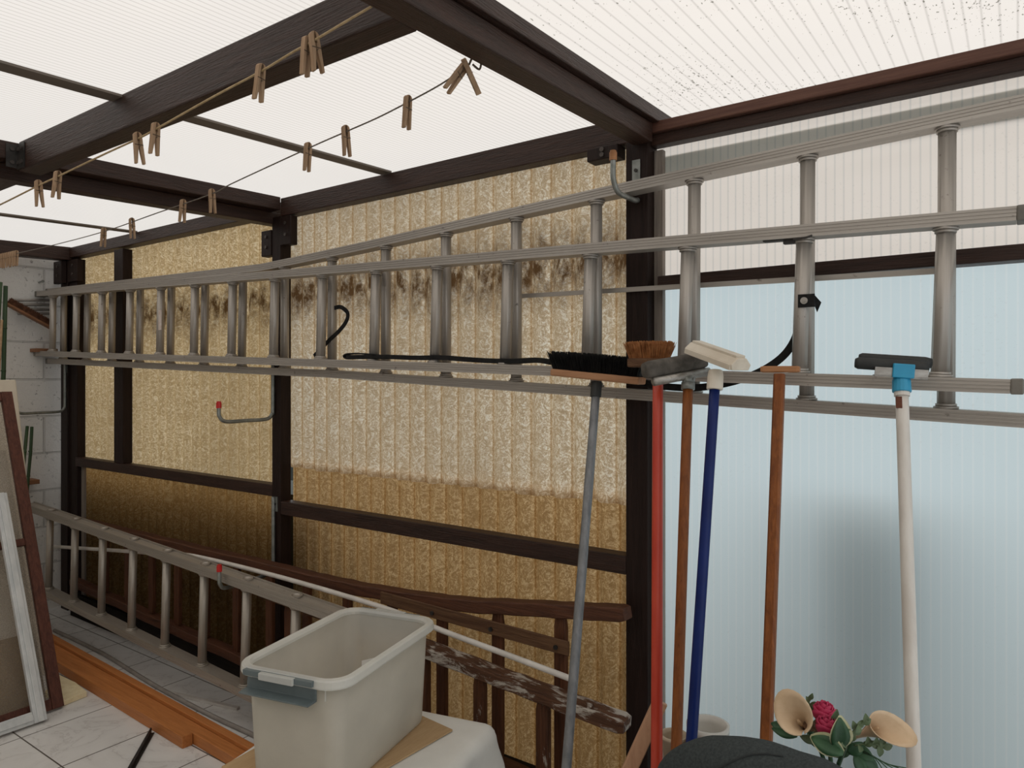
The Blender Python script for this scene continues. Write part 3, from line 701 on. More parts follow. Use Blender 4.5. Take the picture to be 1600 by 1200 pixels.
for i, (px, rx, ry, rz) in enumerate(((722, .35, .5, .2), (729, -.5, -.35, .9))):
    p, d = online(c2, px); yaw = math.atan2(d.y, d.x) + PI / 2
    make_peg(('dark tilted clothes peg hanging at the knot of the grey line', 'dark clothes peg twisted sideways right beside the line knot')[i], p, (rx, ry, yaw + rz), .002, 'clothes pegs on the grey line')
for i in range(8):
    p, d = online(c2, 1 + 3.5 * i); yaw = math.atan2(d.y, d.x) + PI / 2
    make_peg('wooden clothes peg bunched tightly with others at the block wall end', p, (random.uniform(-.04, .04), random.uniform(-.06, .06), yaw + random.uniform(-.08, .08)), .001, 'bunched clothes pegs at the wall end')

# ------------------------------------------------------------------ brooms
def foot(P0, px, py, yf):
    """floor point at depth yf so that the handle from P0 passes where the photo shows it"""
    a = P0 - EYE; n = a.cross(ray(px, py)); return V((-(n.y * yf + n.z * (-H)) / n.x, yf, 0.0))
def broom(name, label, cat, P0, px, py, yf, r, mat, square=False, bend=0, start=0, name_h='handle'):
    Ft = foot(P0, px, py, yf); t = thing(name, label, cat, Ft); d = (Ft - P0).normalized()
    bm = B(); n = 16; path = [P0 + (Ft - P0) * (i / n) + V((bend * math.sin(PI * i / n), 0, 0)) for i in range(n + 1)]
    if square: sweep(bm, path, rect(r * 2, r * 1.7, r * .35), (1, 0, 0))
    else: tube(bm, path, r, 14, [1 + (random.uniform(-.03, .06) if mat is M_duct else 0) for _ in path])
    h = obj(name_h, bm, mat, t, smooth=not square, bev=0)
    return t, h, P0, d
def bristles(bm, P, ax, ay, az, lx, ly, ln, n, flare=.25, r=.0011, jit=.25):
    ax, ay, az = V(ax).normalized(), V(ay).normalized(), V(az).normalized()
    for i in range(n):
        u, v = random.uniform(-1, 1), random.uniform(-1, 1)
        b = V(P) + ax * u * lx / 2 + ay * v * ly / 2
        d = (az + ax * (u * flare + random.gauss(0, .05)) + ay * (v * flare * .8 + random.gauss(0, .06))).normalized()
        L = ln * random.uniform(1 - jit, 1)
        e = b + d * L; s = d.orthogonal().normalized() * r; q = d.cross(s)
        a = [bm.verts.new(b + s), bm.verts.new(b - s * .5 + q * .87), bm.verts.new(b - s * .5 - q * .87)]; m_ = [bm.verts.new(e + (w.co - b) * .55) for w in a]
        for j in range(3): bm.faces.new((a[j], a[(j + 1) % 3], m_[(j + 1) % 3], m_[j]))
        bm.faces.new(m_)
# 1 black broom, grey taped handle
P0 = at(932, 603, Y=1.655)
t, h, P0, d = broom('broom', 'broom with black bristles, wooden block and silver-taped handle', 'broom', P0, 885, 1200, 1.22, .0115, M_duct)
c = 0; L = at(866, 582, Y=1.645); R = at(1004, 596, Y=1.655); ax = (R - L).normalized(); az = V((0, 0, 1)); ay = az.cross(ax).normalized(); az = ax.cross(ay)
bm = B(); obox(bm, (L + R) / 2 + az * .001, ax, ay, az, (R - L).length / 2, .024, .0095); bl = obj('block', bm, M_blockwood, t, bev=.004)
bm = B(); bristles(bm, (L + R) / 2 + az * .0095, ax, ay, az, (R - L).length - .012, .040, .052, 3200, .36, .0012); obj('bristles', bm, M_black, t)
bm = B(); tube(bm, [P0 + V((0, 0, .010)), P0 + d * .030], .0145, 14); obj('ferrule', bm, M_rubber, t)
# 2 coconut brush, red handle
P0 = at(1028, 577, Y=1.595)
t, h, P0, d = broom('broom', 'broom with orange-brown coconut bristles and a red handle', 'broom', P0, 1026, 1190, 1.33, .0125, M_redpaint)
L = at(983, 567, Y=1.580); R = at(1048, 567, Y=1.600); ax = (R - L).normalized(); az = V((0, 0, 1)); ay = az.cross(ax).normalized()
bm = B(); obox(bm, (L + R) / 2, ax, ay, az, (R - L).length / 2, .022, .011); obj('block', bm, M_batten, t, bev=.004)
bm = B(); bristles(bm, (L + R) / 2 + az * .011, ax, ay, az, (R - L).length - .010, .036, .043, 2600, .32, .0010, .40); obj('bristles', bm, M_coco, t)
# 3 brown handle with grey foam squeegee
P0 = at(1075, 606, Y=1.575)
t, h, P0, d = broom('squeegee', 'grey foam floor squeegee with steel socket on brown varnished handle', 'squeegee', P0, 1057, 1165, 1.30, .0115, M_handle)
L = at(1010, 579, Y=1.49); R = at(1100, 563, Y=1.635); ax = (R - L).normalized(); ay = V((0, 0, 1)).cross(ax).normalized(); az = ax.cross(ay)
bm = B(); sweep(bm, [L - ax * .005, L + ax * .01, R - ax * .01, R], [(.016 * math.cos(a) , .013 * math.sin(a) + (.008 if math.sin(a) > 0 else -.006)) for a in [2 * PI * i / 16 for i in range(16)]], ay, scale=[.85, 1, 1, .9]); obj('foam_blade', bm, M_foamgrey, t, smooth=True)
bm = B(); q = (L + R) / 2 - az * .027 - ay * .010; tube(bm, [q - ax * .075, q + ax * .085], .010, 12); obj('head_tube', bm, M_steelbar, t, smooth=True)
bm = B(); tube(bm, [P0 + d * .004, P0 - d * .012], .0155, 14); tube(bm, [P0 - d * .010, P0 - d * .028 - ax * .006], .012, 12); tube(bm, catmull([P0 - d * .012 + ax * .013, P0 - d * .03 + ax * .018, q + ax * .03 - az * .004], 5), .005, 8); tube(bm, catmull([P0 - d * .012 - ax * .012, P0 - d * .03 - ax * .010, q - ax * .01 - az * .004], 5), .005, 8); obj('socket', bm, M_galv, t, smooth=True)
# 4 cream head, blue handle
P0 = at(1117, 602, Y=1.53)
t, h, P0, d = broom('squeegee', 'squeegee with tilted cream plastic head on a dark blue handle', 'squeegee', P0, 1081, 1150, 1.25, .0112, M_blue)
L = at(1084, 545, Y=1.575); R = at(1158, 572, Y=1.49); ax = (R - L).normalized(); ay = V((0, 0, 1)).cross(ax).normalized(); az = ax.cross(ay)
bm = B(); sweep(bm, [L, R], [(-.022, -.010), (.022, -.010), (.026, .002), (.012, .016), (-.012, .016), (-.026, .002)], ay); obj('head', bm, M_cream_pl, t, bev=.002)
bm = B(); obox(bm, (L + R) / 2 + az * .017 , ax, ay, az, (R - L).length / 2 - .006, .012, .004); obox(bm, (L + R) / 2 - ay * .0245 - az * .004, ax, ay, az, (R - L).length / 2 - .003, .003, .006); obj('blade_clamp', bm, M_cream_pl, t, bev=.001)
bm = B(); sweep(bm, [P0 + d * .010, P0 - d * .02, P0 - d * .034], circ(.0175, 16), None, True, True, [1, .98, .85]); obj('socket', bm, M_cream_pl, t, smooth=False, bev=.002)
# 5 wooden T head
P0 = at(1218, 585, Y=1.64)
t, h, P0, d = broom('floor_scraper', 'wooden T-shaped floor scraper with a narrow brown handle', 'scraper', P0, 1198, 1140, 1.34, .0115, M_handle, square=True)
L = at(1189, 577, Y=1.64); R = at(1250, 577, Y=1.645); ax = (R - L).normalized()
bm = B(); sweep(bm, [L, L + ax * .006, R - ax * .006, R], rect(.018, .0145, .003), (0, 1, 0), scale=[.8, 1, 1, .8]); obj('cross_head', bm, M_head5, t)
# 6 blue socket, white handle
P0 = at(1409, 610, Y=1.60)
t, h, P0, d = broom('squeegee', 'black rubber squeegee with bright blue socket on white tube handle', 'squeegee', P0, 1428, 1200, 1.25, .0120, M_white_h)
L = at(1346, 568, Y=1.59); R = at(1452, 575, Y=1.63); ax = (R - L).normalized(); ay = V((0, 0, 1)).cross(ax).normalized(); az = ax.cross(ay)
for k, (oy, oz) in enumerate(((-.012, .000), (.010, .010))):
    bm = B(); o_ = ay * oy + az * oz - ax * (.008 - .010 * k)
    sweep(bm, [L + o_ - ax * .006, L + o_, R + o_ - ax * .008, R + o_ + ax * .004], [(.009 * math.cos(a), .012 * math.sin(a)) for a in [2 * PI * i / 12 for i in range(12)]], ay, scale=[.75, 1, 1, .8]); obj('rubber_blade', bm, M_rubber, t, smooth=True)
bm = B(); obox(bm, (L + R) / 2 - az * .014 - ay * .020 + ax * .008, ax, ay, az, (R - L).length / 2 - .014, .002, .009); obox(bm, (L + R) / 2 - az * .022 - ay * .012 + ax * .008, ax, ay, az, (R - L).length / 2 - .014, .010, .0015); obj('holder_bar', bm, M_steelbar, t)
bm = B(); sweep(bm, [P0 + d * .004, P0 - d * .020, P0 - d * .030, P0 - d * .050], circ(.0175, 16), None, True, True, [1, .96, .8, 1.0]); obox(bm, P0 - d * .040 - ay * .010, ax, ay, az, .0195, .014, .014); obj('socket', bm, M_cyan, t, bev=.002)
bm = B(); sweep(bm, [P0 + d * .004, P0 + d * .012], circ(.0142, 16)); obj('collar', bm, M_white_h, t)
bm = B(); q = P0 + d * .024 + V((-.004, -.0104, 0)); obox(bm, q, (1, -.2, 0), (.2, 1, 0), d, .006, .0016, .012); obj('rust_patch', bm, M_rust, t, bev=.001)

# ------------------------------------------------------------------ plastic box on cloth covered stool
BX, BY, BYAW = -1.387, 1.222, math.radians(13.5)
zt = .386
st_ = thing('stool', 'low stool hidden beneath the white cloth', 'stool', (BX + .02, BY, 0), rz=BYAW)
bm = B(); box(bm, (-.22, -.27, .335), (.235, .25, .365)); o = obj('seat', bm, M_batten); o.parent = st_
for x in (-.19, .20):
    for y in (-.23, .21):
        bm = B(); box(bm, (x - .017, y - .017, 0), (x + .017, y + .017, .334)); o = obj('leg', bm, M_batten); o.parent = st_
def drape():
    bm = B(); n = 56; g = {}
    for i in range(n + 1):
        for j in range(n + 1):
            u, v = -1 + 2 * i / n, -1 + 2 * j / n
            x, y = u * .44, v * .47
            hx_, hy_ = .245, .268
            ex, ey = max(0, abs(x - .008) - hx_), max(0, abs(y + .01) - hy_)
            e = math.hypot(ex, ey); r = .035
            if e < 1e-6: dz, out = 0, 0
            else:
                a = min(e / r, PI / 2); out = r * math.sin(a); dz = r * (1 - math.cos(a)) + max(0, e - r * PI / 2) * .97; out += max(0, e - r * PI / 2) * .13
            xx = math.copysign(min(abs(x - .008), hx_), x - .008) + .008 + (math.copysign(ex / e * out, x - .008) if e > 1e-6 else 0)
            yy = math.copysign(min(abs(y + .01), hy_), y + .01) - .01 + (math.copysign(ey / e * out, y + .01) if e > 1e-6 else 0)
            w = noise.noise(V((x * 7, y * 7, 1.3))) * .018 * min(1, dz / .08)
            k = math.sin((math.atan2(y, x)) * 13) * .010 * min(1, dz / .1)
            dr = V((xx, yy, 0)).normalized() if e > 1e-6 else V((0, 0, 0))
            top = .3785 - .0016 * (1 + noise.noise(V((x * 9, y * 9, 0))))
            g[i, j] = bm.verts.new(V((xx, yy, top - dz)) + dr * (w + k))
    for i in range(n):
        for j in range(n): bm.faces.new((g[i, j], g[i + 1, j], g[i + 1, j + 1], g[i, j + 1]))
    return bm
cl = obj('cloth', drape(), M_cloth, smooth=True, loc=(BX + .02, BY, 0)); cl.rotation_euler = (0, 0, BYAW); tag(cl, 'white cloth draped over the stool beneath the plastic box', 'cloth')
so = cl.modifiers.new('solid', 'SOLIDIFY'); so.thickness = .003; so.offset = -1
bm = B()
cp = [at(707, 1140, Z=.384), at(590, 1191, Z=.384)]
poly = [cp[0], V((-1.235, 1.19, .384)), V((-1.20, 1.0, .384)), V((-1.56, .99, .384)), V((-1.60, 1.40, .384)), V((-1.36, 1.462, .384))]
a = [bm.verts.new((p.x, p.y, .3800)) for p in poly]; b = [bm.verts.new((p.x, p.y, .3845)) for p in poly]
bm.faces.new(a[::-1]); bm.faces.new(b)
for i in range(len(a)): bm.faces.new((a[i], a[(i + 1) % len(a)], b[(i + 1) % len(a)], b[i]))
tag(obj('cardboard_sheet', bm, M_card), 'piece of corrugated cardboard between plastic box and white cloth', 'cardboard')
def rr_(w, l, r, n=6):
    out = []
    for cx_, cy_, a0 in ((w / 2 - r, l / 2 - r, 0), (-w / 2 + r, l / 2 - r, PI / 2), (-w / 2 + r, -l / 2 + r, PI), (w / 2 - r, -l / 2 + r, 1.5 * PI)):
        for i in range(n + 1): a = a0 + PI / 2 * i / n; out.append((cx_ + r * math.cos(a), cy_ + r * math.sin(a)))
    return out
def shell(loops):
    bm = B(); R = [[bm.verts.new((x, y, z)) for x, y in pr] for pr, z in loops]
    for p, q in zip(R, R[1:]):
        for i in range(len(p)): bm.faces.new((p[i], p[(i + 1) % len(p)], q[(i + 1) % len(p)], q[i]))
    return bm, R
tb = thing('storage_box', 'open frosted plastic storage box with grey handles on the cardboard', 'storage box', (BX, BY, zt), rz=BYAW)
BW, BL, BH = .292, .452, .272
bm, R = shell([(rr_(BW - .055, BL - .055, .03), .003), (rr_(BW - .045, BL - .045, .038), .012), (rr_(BW - .022, BL - .022, .045), BH - .014), (rr_(BW - .028, BL - .028, .043), BH - .014), (rr_(BW - .051, BL - .051, .036), .0135), (rr_(BW - .062, BL - .062, .028), .0065)])
bm.faces.new(R[0][::-1]); bm.faces.new(R[-1])
o = obj('body', bm, M_box, smooth=False); o.parent = tb
for p in o.data.polygons: p.use_smooth = len(p.vertices) == 4
bm, R = shell([(rr_(BW - .024, BL - .024, .045), BH - .0135), (rr_(BW + .010, BL + .010, .055), BH - .020), (rr_(BW + .013, BL + .013, .056), BH - .016), (rr_(BW + .010, BL + .010, .055), BH - .003), (rr_(BW + .004, BL + .004, .053), BH), (rr_(BW - .020, BL - .020, .047), BH), (rr_(BW - .029, BL - .029, .043), BH - .006), (rr_(BW - .029, BL - .029, .043), BH - .0135), (rr_(BW - .024, BL - .024, .045), BH - .0135)])
rim = obj('rim', bm, M_rim); rim.parent = tb
bm = B()
for x in (-BW / 2 + .06, BW / 2 - .045):
    for s in (-1, 1): box(bm, (x - .001, s * (BL / 2 - .010) - .0015, BH - .05), (x + .001, s * (BL / 2 - .010) + .0015, BH - .018))
o = obj('rib', bm, M_rim); o.parent = rim
for s in (-1, 1):
    y = s * (BL / 2 + .004)
    bm = B(); sweep(bm, [(-.098 - .01, y, 0), (.082, y, 0)], [(s * -.010, -.052 + BH * 0), (s * .022, -.052), (s * .024, -.048), (s * -.004, -.046), (s * -.006, -.016), (s * .010, -.014), (s * .010, -.002), (s * -.010, -.002)], (0, 1, 0))
    zs = [v.co.z for v in bm.verts]
    for v in bm.verts: v.co.z += BH + (0 if max(zs) <= .001 else -max(zs))
    o = obj('handle', bm, M_greyplastic, bev=.001); o.parent = tb; o['label'] = 'grey clip handle'
    bm = B(); box(bm, (-.060, y - .006 + s * .009, BH - .017), (.035, y + .006 + s * .009, BH - .001)); q = obj('latch', bm, M_rim, bev=.002); q.parent = o
bm = B(); obox(bm, (.075, .055, .125), (.55, .8, .0), (-.8, .55, 0), (0, 0, 1), .055, .0006, .095)
o = obj('paper_sheet', bm, M_paper, loc=(BX, BY, zt)); o.rotation_euler = (0, 0, BYAW); tag(o, 'white sheet of paper standing inside the frosted plastic box', 'paper')

# ------------------------------------------------------------------ floor timbers and odds and ends
def timber_beam(a, b, w, h, m, name, label, cat):
    a, b = V(a), V(b); ax = (b - a).normalized(); ay = UP.cross(ax).normalized()
    bm = B(); obox(bm, (a + b) / 2 + UP * h / 2, ax, ay, UP, (b - a).length / 2, w / 2, h / 2)
    return tag(obj(name, bm, m, bev=.002), label, cat)
e1, e2 = at(90.5, 1050, Z=0), at(285, 1170.6, Z=0); dx_ = (e2 - e1).normalized(); nY = UP.cross(dx_).normalized()
timber_beam(e1 - dx_ * .75 + nY * .019, e2 + nY * .019, .038, .043, M_orange, 'timber_beam', 'shorter orange pine beam on the tiles, its sawn end showing', 'timber')
timber_beam(e1 - dx_ * .7 + nY * .0635, e2 + dx_ * .62 + nY * .0635, .046, .040, M_orange, 'timber_beam', 'longer orange pine beam lying against the shorter one', 'timber')
timber_beam(e1 - dx_ * .7 + nY * .104, e2 + dx_ * .60 + nY * .104, .030, .052, M_orange, 'timber_beam', 'orange pine batten nearest to the grey pipe on the floor', 'timber')
g = [at(85, 985, Z=.008), at(160, 1021, Z=.008), at(240, 1070, Z=.008), at(330, 1118, Z=.008), at(405, 1153, Z=.008), at(470, 1190, Z=.008)]
bm = B(); tube(bm, catmull(g, 4), .0085, 10); tag(obj('floor_pipe', bm, M_pipe, smooth=True), 'long thin grey pipe lying on the tiles behind the orange beams', 'pipe')
a, b = at(258, 1081, Z=.006), at(372, 1107, Z=.006)
bm = B(); sweep(bm, [a, b], rect(.016, .011), UP.cross(b - a).normalized()); tag(obj('plastic_strip', bm, M_pvc), 'short white plastic channel strip lying across the floor tiles', 'strip')
a, b = at(236, 1141, Z=.012), at(196, 1212, Z=.012)
bm = B(); sweep(bm, [a, b + (b - a) * 1.2], [(-.012, -.012), (.012, -.012), (.012, -.009), (.002, -.009), (.002, .010), (-.002, .010), (-.002, -.009), (-.012, -.009)], UP.cross(b - a).normalized())
tag(obj('metal_bar', bm, M_dark), 'dark brown metal T-bar on the tiles in front of the orange beams', 'bar')
bm = B(); q = [at(92, 1058, Z=.01), at(118, 1070, Z=.01), at(136, 1085, Z=.01), at(96, 1101, Z=.01), at(70, 1085, Z=.01)]
a = [bm.verts.new((p.x, p.y, .001)) for p in q]; b = [bm.verts.new((p.x, p.y, .022)) for p in q]; bm.faces.new(a[::-1]); bm.faces.new(b)
for i in range(5): bm.faces.new((a[i], a[(i + 1) % 5], b[(i + 1) % 5], b[i]))
tag(obj('foam_slab', bm, M_yfoam, bev=.002), 'broken slab of yellow foam on the tiles beside the brown frame', 'foam')

# ------------------------------------------------------------------ frames and boards leaning at the left
def leaning(bm_fn, name, m, origin, lean):
    """local x = along the wall toward the camera (-Y), local z = up the slope"""
    pass
def lean_frame(t, base, top, w, members, m, th):
    """base/top = far bottom and far top corner; the frame extends w toward -Y"""
    base, top = V(base), V(top); up = (top - base); hgt = up.length; up = up.normalized(); s = V((0, -1, 0)); nrm = s.cross(up).normalized()
    if nrm.x < 0: nrm = -nrm
    return base, up, s, nrm, hgt
def member(base, up, s, nrm, u0, u1, v0, v1, th, off=0):
    bm = B(); c = base + s * (u0 + u1) / 2 + up * (v0 + v1) / 2 + nrm * (off + th / 2); obox(bm, c, s, up, nrm, (u1 - u0) / 2, (v1 - v0) / 2, th / 2); return bm
# cream board furthest back
bs = lean_frame(None, (-3.53, 1.39, .001), (-3.885, 1.39, 1.31), 0, 0, 0, 0); base, up, s, nrm, hg = bs
tag(obj('board', member(base, up, s, nrm, 0, .75, 0, hg, .010, 0), M_cream_board, bev=.006), 'cream board leaning behind the brown screen frame', 'board')
# brown frame with screen
base, up, s, nrm, hg = lean_frame(None, at(97, 1103.7, Z=0.002), (-3.635, 1.281, 1.252), 0, 0, 0, 0)
t = thing('screen_frame', 'peeling brown wooden window frame with fine screen leaning on boards', 'frame', base)
W_ = .74; fw = .042
obj('stile', member(base, up, s, nrm, 0, fw, 0, hg, .024), M_framewood, t, bev=.002)
obj('stile', member(base, up, s, nrm, W_ - fw, W_, 0, hg, .024), M_framewood, t, bev=.002)
for v0 in (0, .665, hg - fw): obj('crossbar', member(base, up, s, nrm, fw + .0005, W_ - fw - .0005, v0, v0 + (.03 if v0 == .665 else fw), .022), M_framewood, t, bev=.002)
obj('screen', member(base, up, s, nrm, fw, W_ - fw, fw, hg - fw, .0015, .010), M_screen, t)
# plywood behind the lower half of the screen, resting on the floor
b2 = base - nrm * .05 + s * .005; b2.z = .002
tag(obj('plywood_sheet', member(b2, up, s, nrm, 0.045, .73, 0, .30, .008), M_ply), 'low brown plywood sheet behind the screen of the brown frame', 'plywood')
b3 = base - nrm * .075; b3.z = .002
tag(obj('board', member(b3, up, s, nrm, .03, .72, 0, 1.08, .008), M_cream_board), 'off-white board seen through the screen of the brown frame', 'board')
# white frame
base, up, s, nrm, hg = lean_frame(None, at(71, 1123, Z=.002), (-3.440, 1.194, .838), 0, 0, 0, 0)
base = V((base.x + .012, base.y - .004, .002)); 
t = thing('picture_frame', 'white painted picture frame leaning in front of the brown frame', 'frame', base)
for (u0, u1, v0, v1) in ((0, .045, 0, hg), (.62, .665, 0, hg), (.0455, .6195, 0, .045), (.0455, .6195, hg - .045, hg)):
    o = obj('frame_side', member(base, up, s, nrm, u0, u1, v0, v1, .022), M_whiteframe, t, bev=.003)
    du, dv = (.012, 0) if v1 - v0 > .3 else (0, .012)
    obj('bead', member(base, up, s, nrm, u0 + du, u1 - du, v0 + dv, v1 - dv, .006, .0222), M_whiteframe, o, bev=.002)

# green stakes against the block wall
def stake(a, b, r, label, green=True):
    bm = B(); n = 8; pts = [V(a).lerp(V(b), i / n) for i in range(n + 1)]; tube(bm, wob(pts, .004, a[1] * 50), r, 10)
    for i in range(1, n): 
        p = pts[i]; tube(bm, [p - UP * .004, p + UP * .004], r * 1.15, 10)
    tag(obj('plant_stake', bm, M_green if green else M_straw, smooth=True), label, 'stake', 'garden stakes by the block wall')
stake((-4.22, 1.425, 0), at(9, 447, X=-4.40), .0105, 'thick dark green garden stake leaning highest on the block wall')
stake((-4.25, 1.36, 0), at(1, 441, X=-4.38), .009, 'dark green garden stake at the edge of view by the tall one')
stake((-4.10, 1.42, 0), at(43, 666, X=-4.35), .008, 'short tilted green stake above the board corner')
stake((-4.27, 1.535, 0), at(50, 667, X=-4.40), .008, 'short green stake before the small wooden ledge')
stake((-4.12, 1.33, 0), at(3, 500, X=-4.30), .006, 'straw-coloured cane between the green stakes', False)
# brush on the wall, ledges, nail, wire rack
a, b = at(8, 474, X=-4.43), at(84, 515, X=-4.43)
t = thing('hand_brush', 'wooden brush with brown bristles hung slanting on the block wall', 'brush', (a + b) / 2)
ax = (b - a).normalized(); az = V((1, 0, 0)).cross(ax).normalized(); az = az if az.z > 0 else -az
bm = B(); obox(bm, (a + b) / 2, ax, (1, 0, 0), az, (b - a).length / 2, .022, .006); obj('back', bm, M_brushwood, t, bev=.003)
bm = B()
for i in range(26):
    for j in (-1, 0, 1):
        bristles(bm, (a + b) / 2 + ax * ((i - 12.5) / 26 * (b - a).length * .94) + V((j * .012, 0, 0)) + az * .006, ax, (1, 0, 0), az, .006, .006, .036, 14, .1, .0012, .2)
obj('bristles', bm, M_bristle_dark, t)
q0, q1 = at(55, 547, X=-4.50), at(76, 547, X=-4.50)
bm = B(); box(bm, (-4.519, min(q0.y, q1.y) - .02, q0.z - .012), (-4.43, max(q0.y, q1.y) + .02, q0.z + .008)); tag(obj('wall_ledge', bm, M_brushwood, bev=.002), 'small wooden ledge on the block wall at the ladder foot', 'ledge')
q0 = at(48, 752, X=-4.46)
bm = B(); box(bm, (-4.519, q0.y - .07, q0.z - .014), (-4.42, q0.y + .03, q0.z + .010)); tag(obj('wall_bracket', bm, M_brushwood, bev=.002), 'small wooden bracket low on the block wall behind the stakes', 'bracket')
q0 = at(63, 441, X=-4.5); bm = B(); tube(bm, [(-4.519, q0.y, q0.z), (-4.47, q0.y, q0.z + .003)], .005, 8); tube(bm, [(-4.47, q0.y, q0.z + .003), (-4.464, q0.y, q0.z + .003)], .008, 8)
tag(obj('wall_nail', bm, M_galv), 'thick nail sticking out of the block wall above the ladder', 'nail')
for k, zz in enumerate((469, 476, 483.5, 490)):
    p = at(16 + 4 * k, zz, X=-4.485); r_ = at(78, zz, X=-4.485); bm = B(); tube(bm, [p, r_], .008, 8)
    tag(obj('wall_rod', bm, M_pipe, smooth=True), 'thin grey rod on the block wall behind the brush, %s down' % ordn[k], 'rod', 'grey rods on the block wall')

# ------------------------------------------------------------------ chair, flowers, pots at the lower right
ch = thing('padded_chair', 'chair with rounded charcoal fabric backrest in the near corner', 'chair', (-.275, .93, 0))
def backrest():
    bm = B(); n, mm = 40, 14; W2, HT, TH = .220, .50, .040; rings = []
    cx_, cy_ = -.232, 1.02
    top = .803
    def ox(zr):        # half width at distance zr below the top
        k = min(zr / .13, 1); return W2 * (1 - (1 - k) ** 2.3) ** .5 if zr < .13 else W2
    for j in range(31):
        zr = .50 * (j / 30) ** 1.6; hw = max(ox(zr), .004)
        ring = []
        for i in range(32):
            a = 2 * PI * i / 32; ca, sa = math.cos(a), math.sin(a)
            x = hw * math.copysign(abs(ca) ** .7, ca)
            th = TH * min(1, (zr / .03 + .05)) ** .5 * (1 - .25 * abs(x / W2) ** 2)
            y = th * math.copysign(abs(sa) ** .8, sa)
            w = .0035 * noise.noise(V((x * 22, y * 22, zr * 14)))
            ring.append(bm.verts.new((cx_ + x, cy_ + y + w * (1 if sa < 0 else 0) + zr * -.12, top - zr - .018 * (x / W2) + w)))
        rings.append(ring)
    for p, q in zip(rings, rings[1:]):
        for i in range(32): bm.faces.new((p[i], p[(i + 1) % 32], q[(i + 1) % 32], q[i]))
    bm.faces.new(rings[0]); bm.faces.new(rings[-1][::-1]); return bm, rings
bm, R_ = backrest()
seam = [tuple(r[i].co + V((0, -.001, .001))) for r in R_[2:30] for i in (27,)]
br = obj('backrest', bm, M_seat, ch, smooth=True)
for idx in (21, 28):
    bm = B(); tube(bm, [br.data.vertices[j * 32 + idx].co + V((0, -.0005, .0005)) for j in range(1, 29)], .0016, 6); obj('seam', bm, M_piping, br)
bm = B(); box(bm, (-.46, .50, .40), (-.06, .90, .45)); obj('seat', bm, M_seat, ch, bev=.015)
for x in (-.43, -.09):
    for y in (.53, .90):
        bm = B(); tube(bm, [(x, y, 0), (x, y, .399)], .012, 10); obj('leg', bm, M_dark, ch, smooth=True)
# low shelf behind the chair carrying pots and flowers
t = thing('side_table', 'low wooden side table behind the charcoal chair', 'table', (-.27, 1.21, 0))
bm = B(); box(bm, (-.44, 1.11, .47), (-.10, 1.31, .49)); 
# handles of the brooms pass behind; the top stays clear of them
obj('table_top', bm, M_batten, t, bev=.003)
for x in (-.42, -.12):
    for y in (1.125, 1.225):
        bm = B(); box(bm, (x - .012, y - .010, 0), (x + .012, y + .010, .4695)); obj('leg', bm, M_batten, t)

def leaf_bm(bm, base, tip, w, curl=.1, nrm=(0, -1, .3), seg=8, off=0):
    base, tip = V(base), V(tip); d = tip - base; s = d.cross(V(nrm)).normalized(); n = s.cross(d).normalized(); prev = None
    for i in range(seg + 1):
        f = i / seg; hw = w * math.sin(PI * min(1, f * .92 + .05)) ** .8 * (1 - .25 * f)
        c = base + d * f + n * (curl * d.length * math.sin(PI * f) + off)
        r = [bm.verts.new(c + s * hw * k + n * (abs(k) * hw * .25)) for k in (-1, -.5, 0, .5, 1)]
        if prev:
            for k in range(4): bm.faces.new((prev[k], prev[k + 1], r[k + 1], r[k]))
        prev = r
YFl = 1.235
P = lambda x, y, dy=0: at(x, y, Y=YFl + dy)
root = P(1305, 1215); 
fl = thing('flower_arrangement', 'artificial bouquet of cream callas, magenta roses and variegated leaves', 'flowers', (root.x, YFl, .49))
bm = B(); lathe(bm, (root.x, YFl, .4905), [(.001, 0), (.045, 0), (.052, .03), (.060, .075), (.055, .075), (.047, .03), (.001, .006)], 20); obj('basket', bm, M_pot2, fl, smooth=True)
def calla(mouth, throat, stem_end, wid, lenx, tipdir):
    """spathe: a trumpet from the throat that opens toward the mouth with one long pointed lip"""
    bm = B(); m, th = V(mouth), V(throat); d = m - th; L = d.length; d.normalize()
    tp = V(tipdir); tp = (tp - d * tp.dot(d)).normalized(); q = d.cross(tp); rings = []
    for i in range(13):
        f = i / 12; ring = []
        for j in range(25):
            a = 2 * PI * j / 24 * .965 + PI + .1; lip = .5 + .5 * math.cos(a)
            r = wid * (.16 + .84 * f ** 1.8) * (1 + .45 * lip * f ** 3)
            ring.append(bm.verts.new(th + d * (L * f * (1 + .25 * (lip - .5) * f)) + (tp * math.cos(a) + q * math.sin(a)) * r + tp * (lenx * (lip ** 3) * f ** 4)))
        rings.append(ring)
    for a, b in zip(rings, rings[1:]):
        for j in range(24): bm.faces.new((a[j], a[j + 1], b[j + 1], b[j]))
    o = obj('calla_lily', bm, M_calla, fl, smooth=True); so = o.modifiers.new('solid', 'SOLIDIFY'); so.thickness = .0012
    b = B(); tube(b, [th + d * L * .15, th + d * L * .8], .003, 8); obj('spadix', b, M_straw, o, smooth=True)
    b = B(); tube(b, catmull([V(stem_end), (V(stem_end) + th) / 2 + UP * .01, th + d * .002], 5), .0035, 8); obj('stem', b, M_leaf, o, smooth=True)
calla(P(1243, 1123, -.045), P(1262, 1141, .0), P(1290, 1195), .0235, .012, UP * .8 + RT * -.5)
calla(P(1382, 1133, -.02), P(1335, 1152, .01), P(1310, 1195), .0200, .020, RT * .8 - UP * .55)
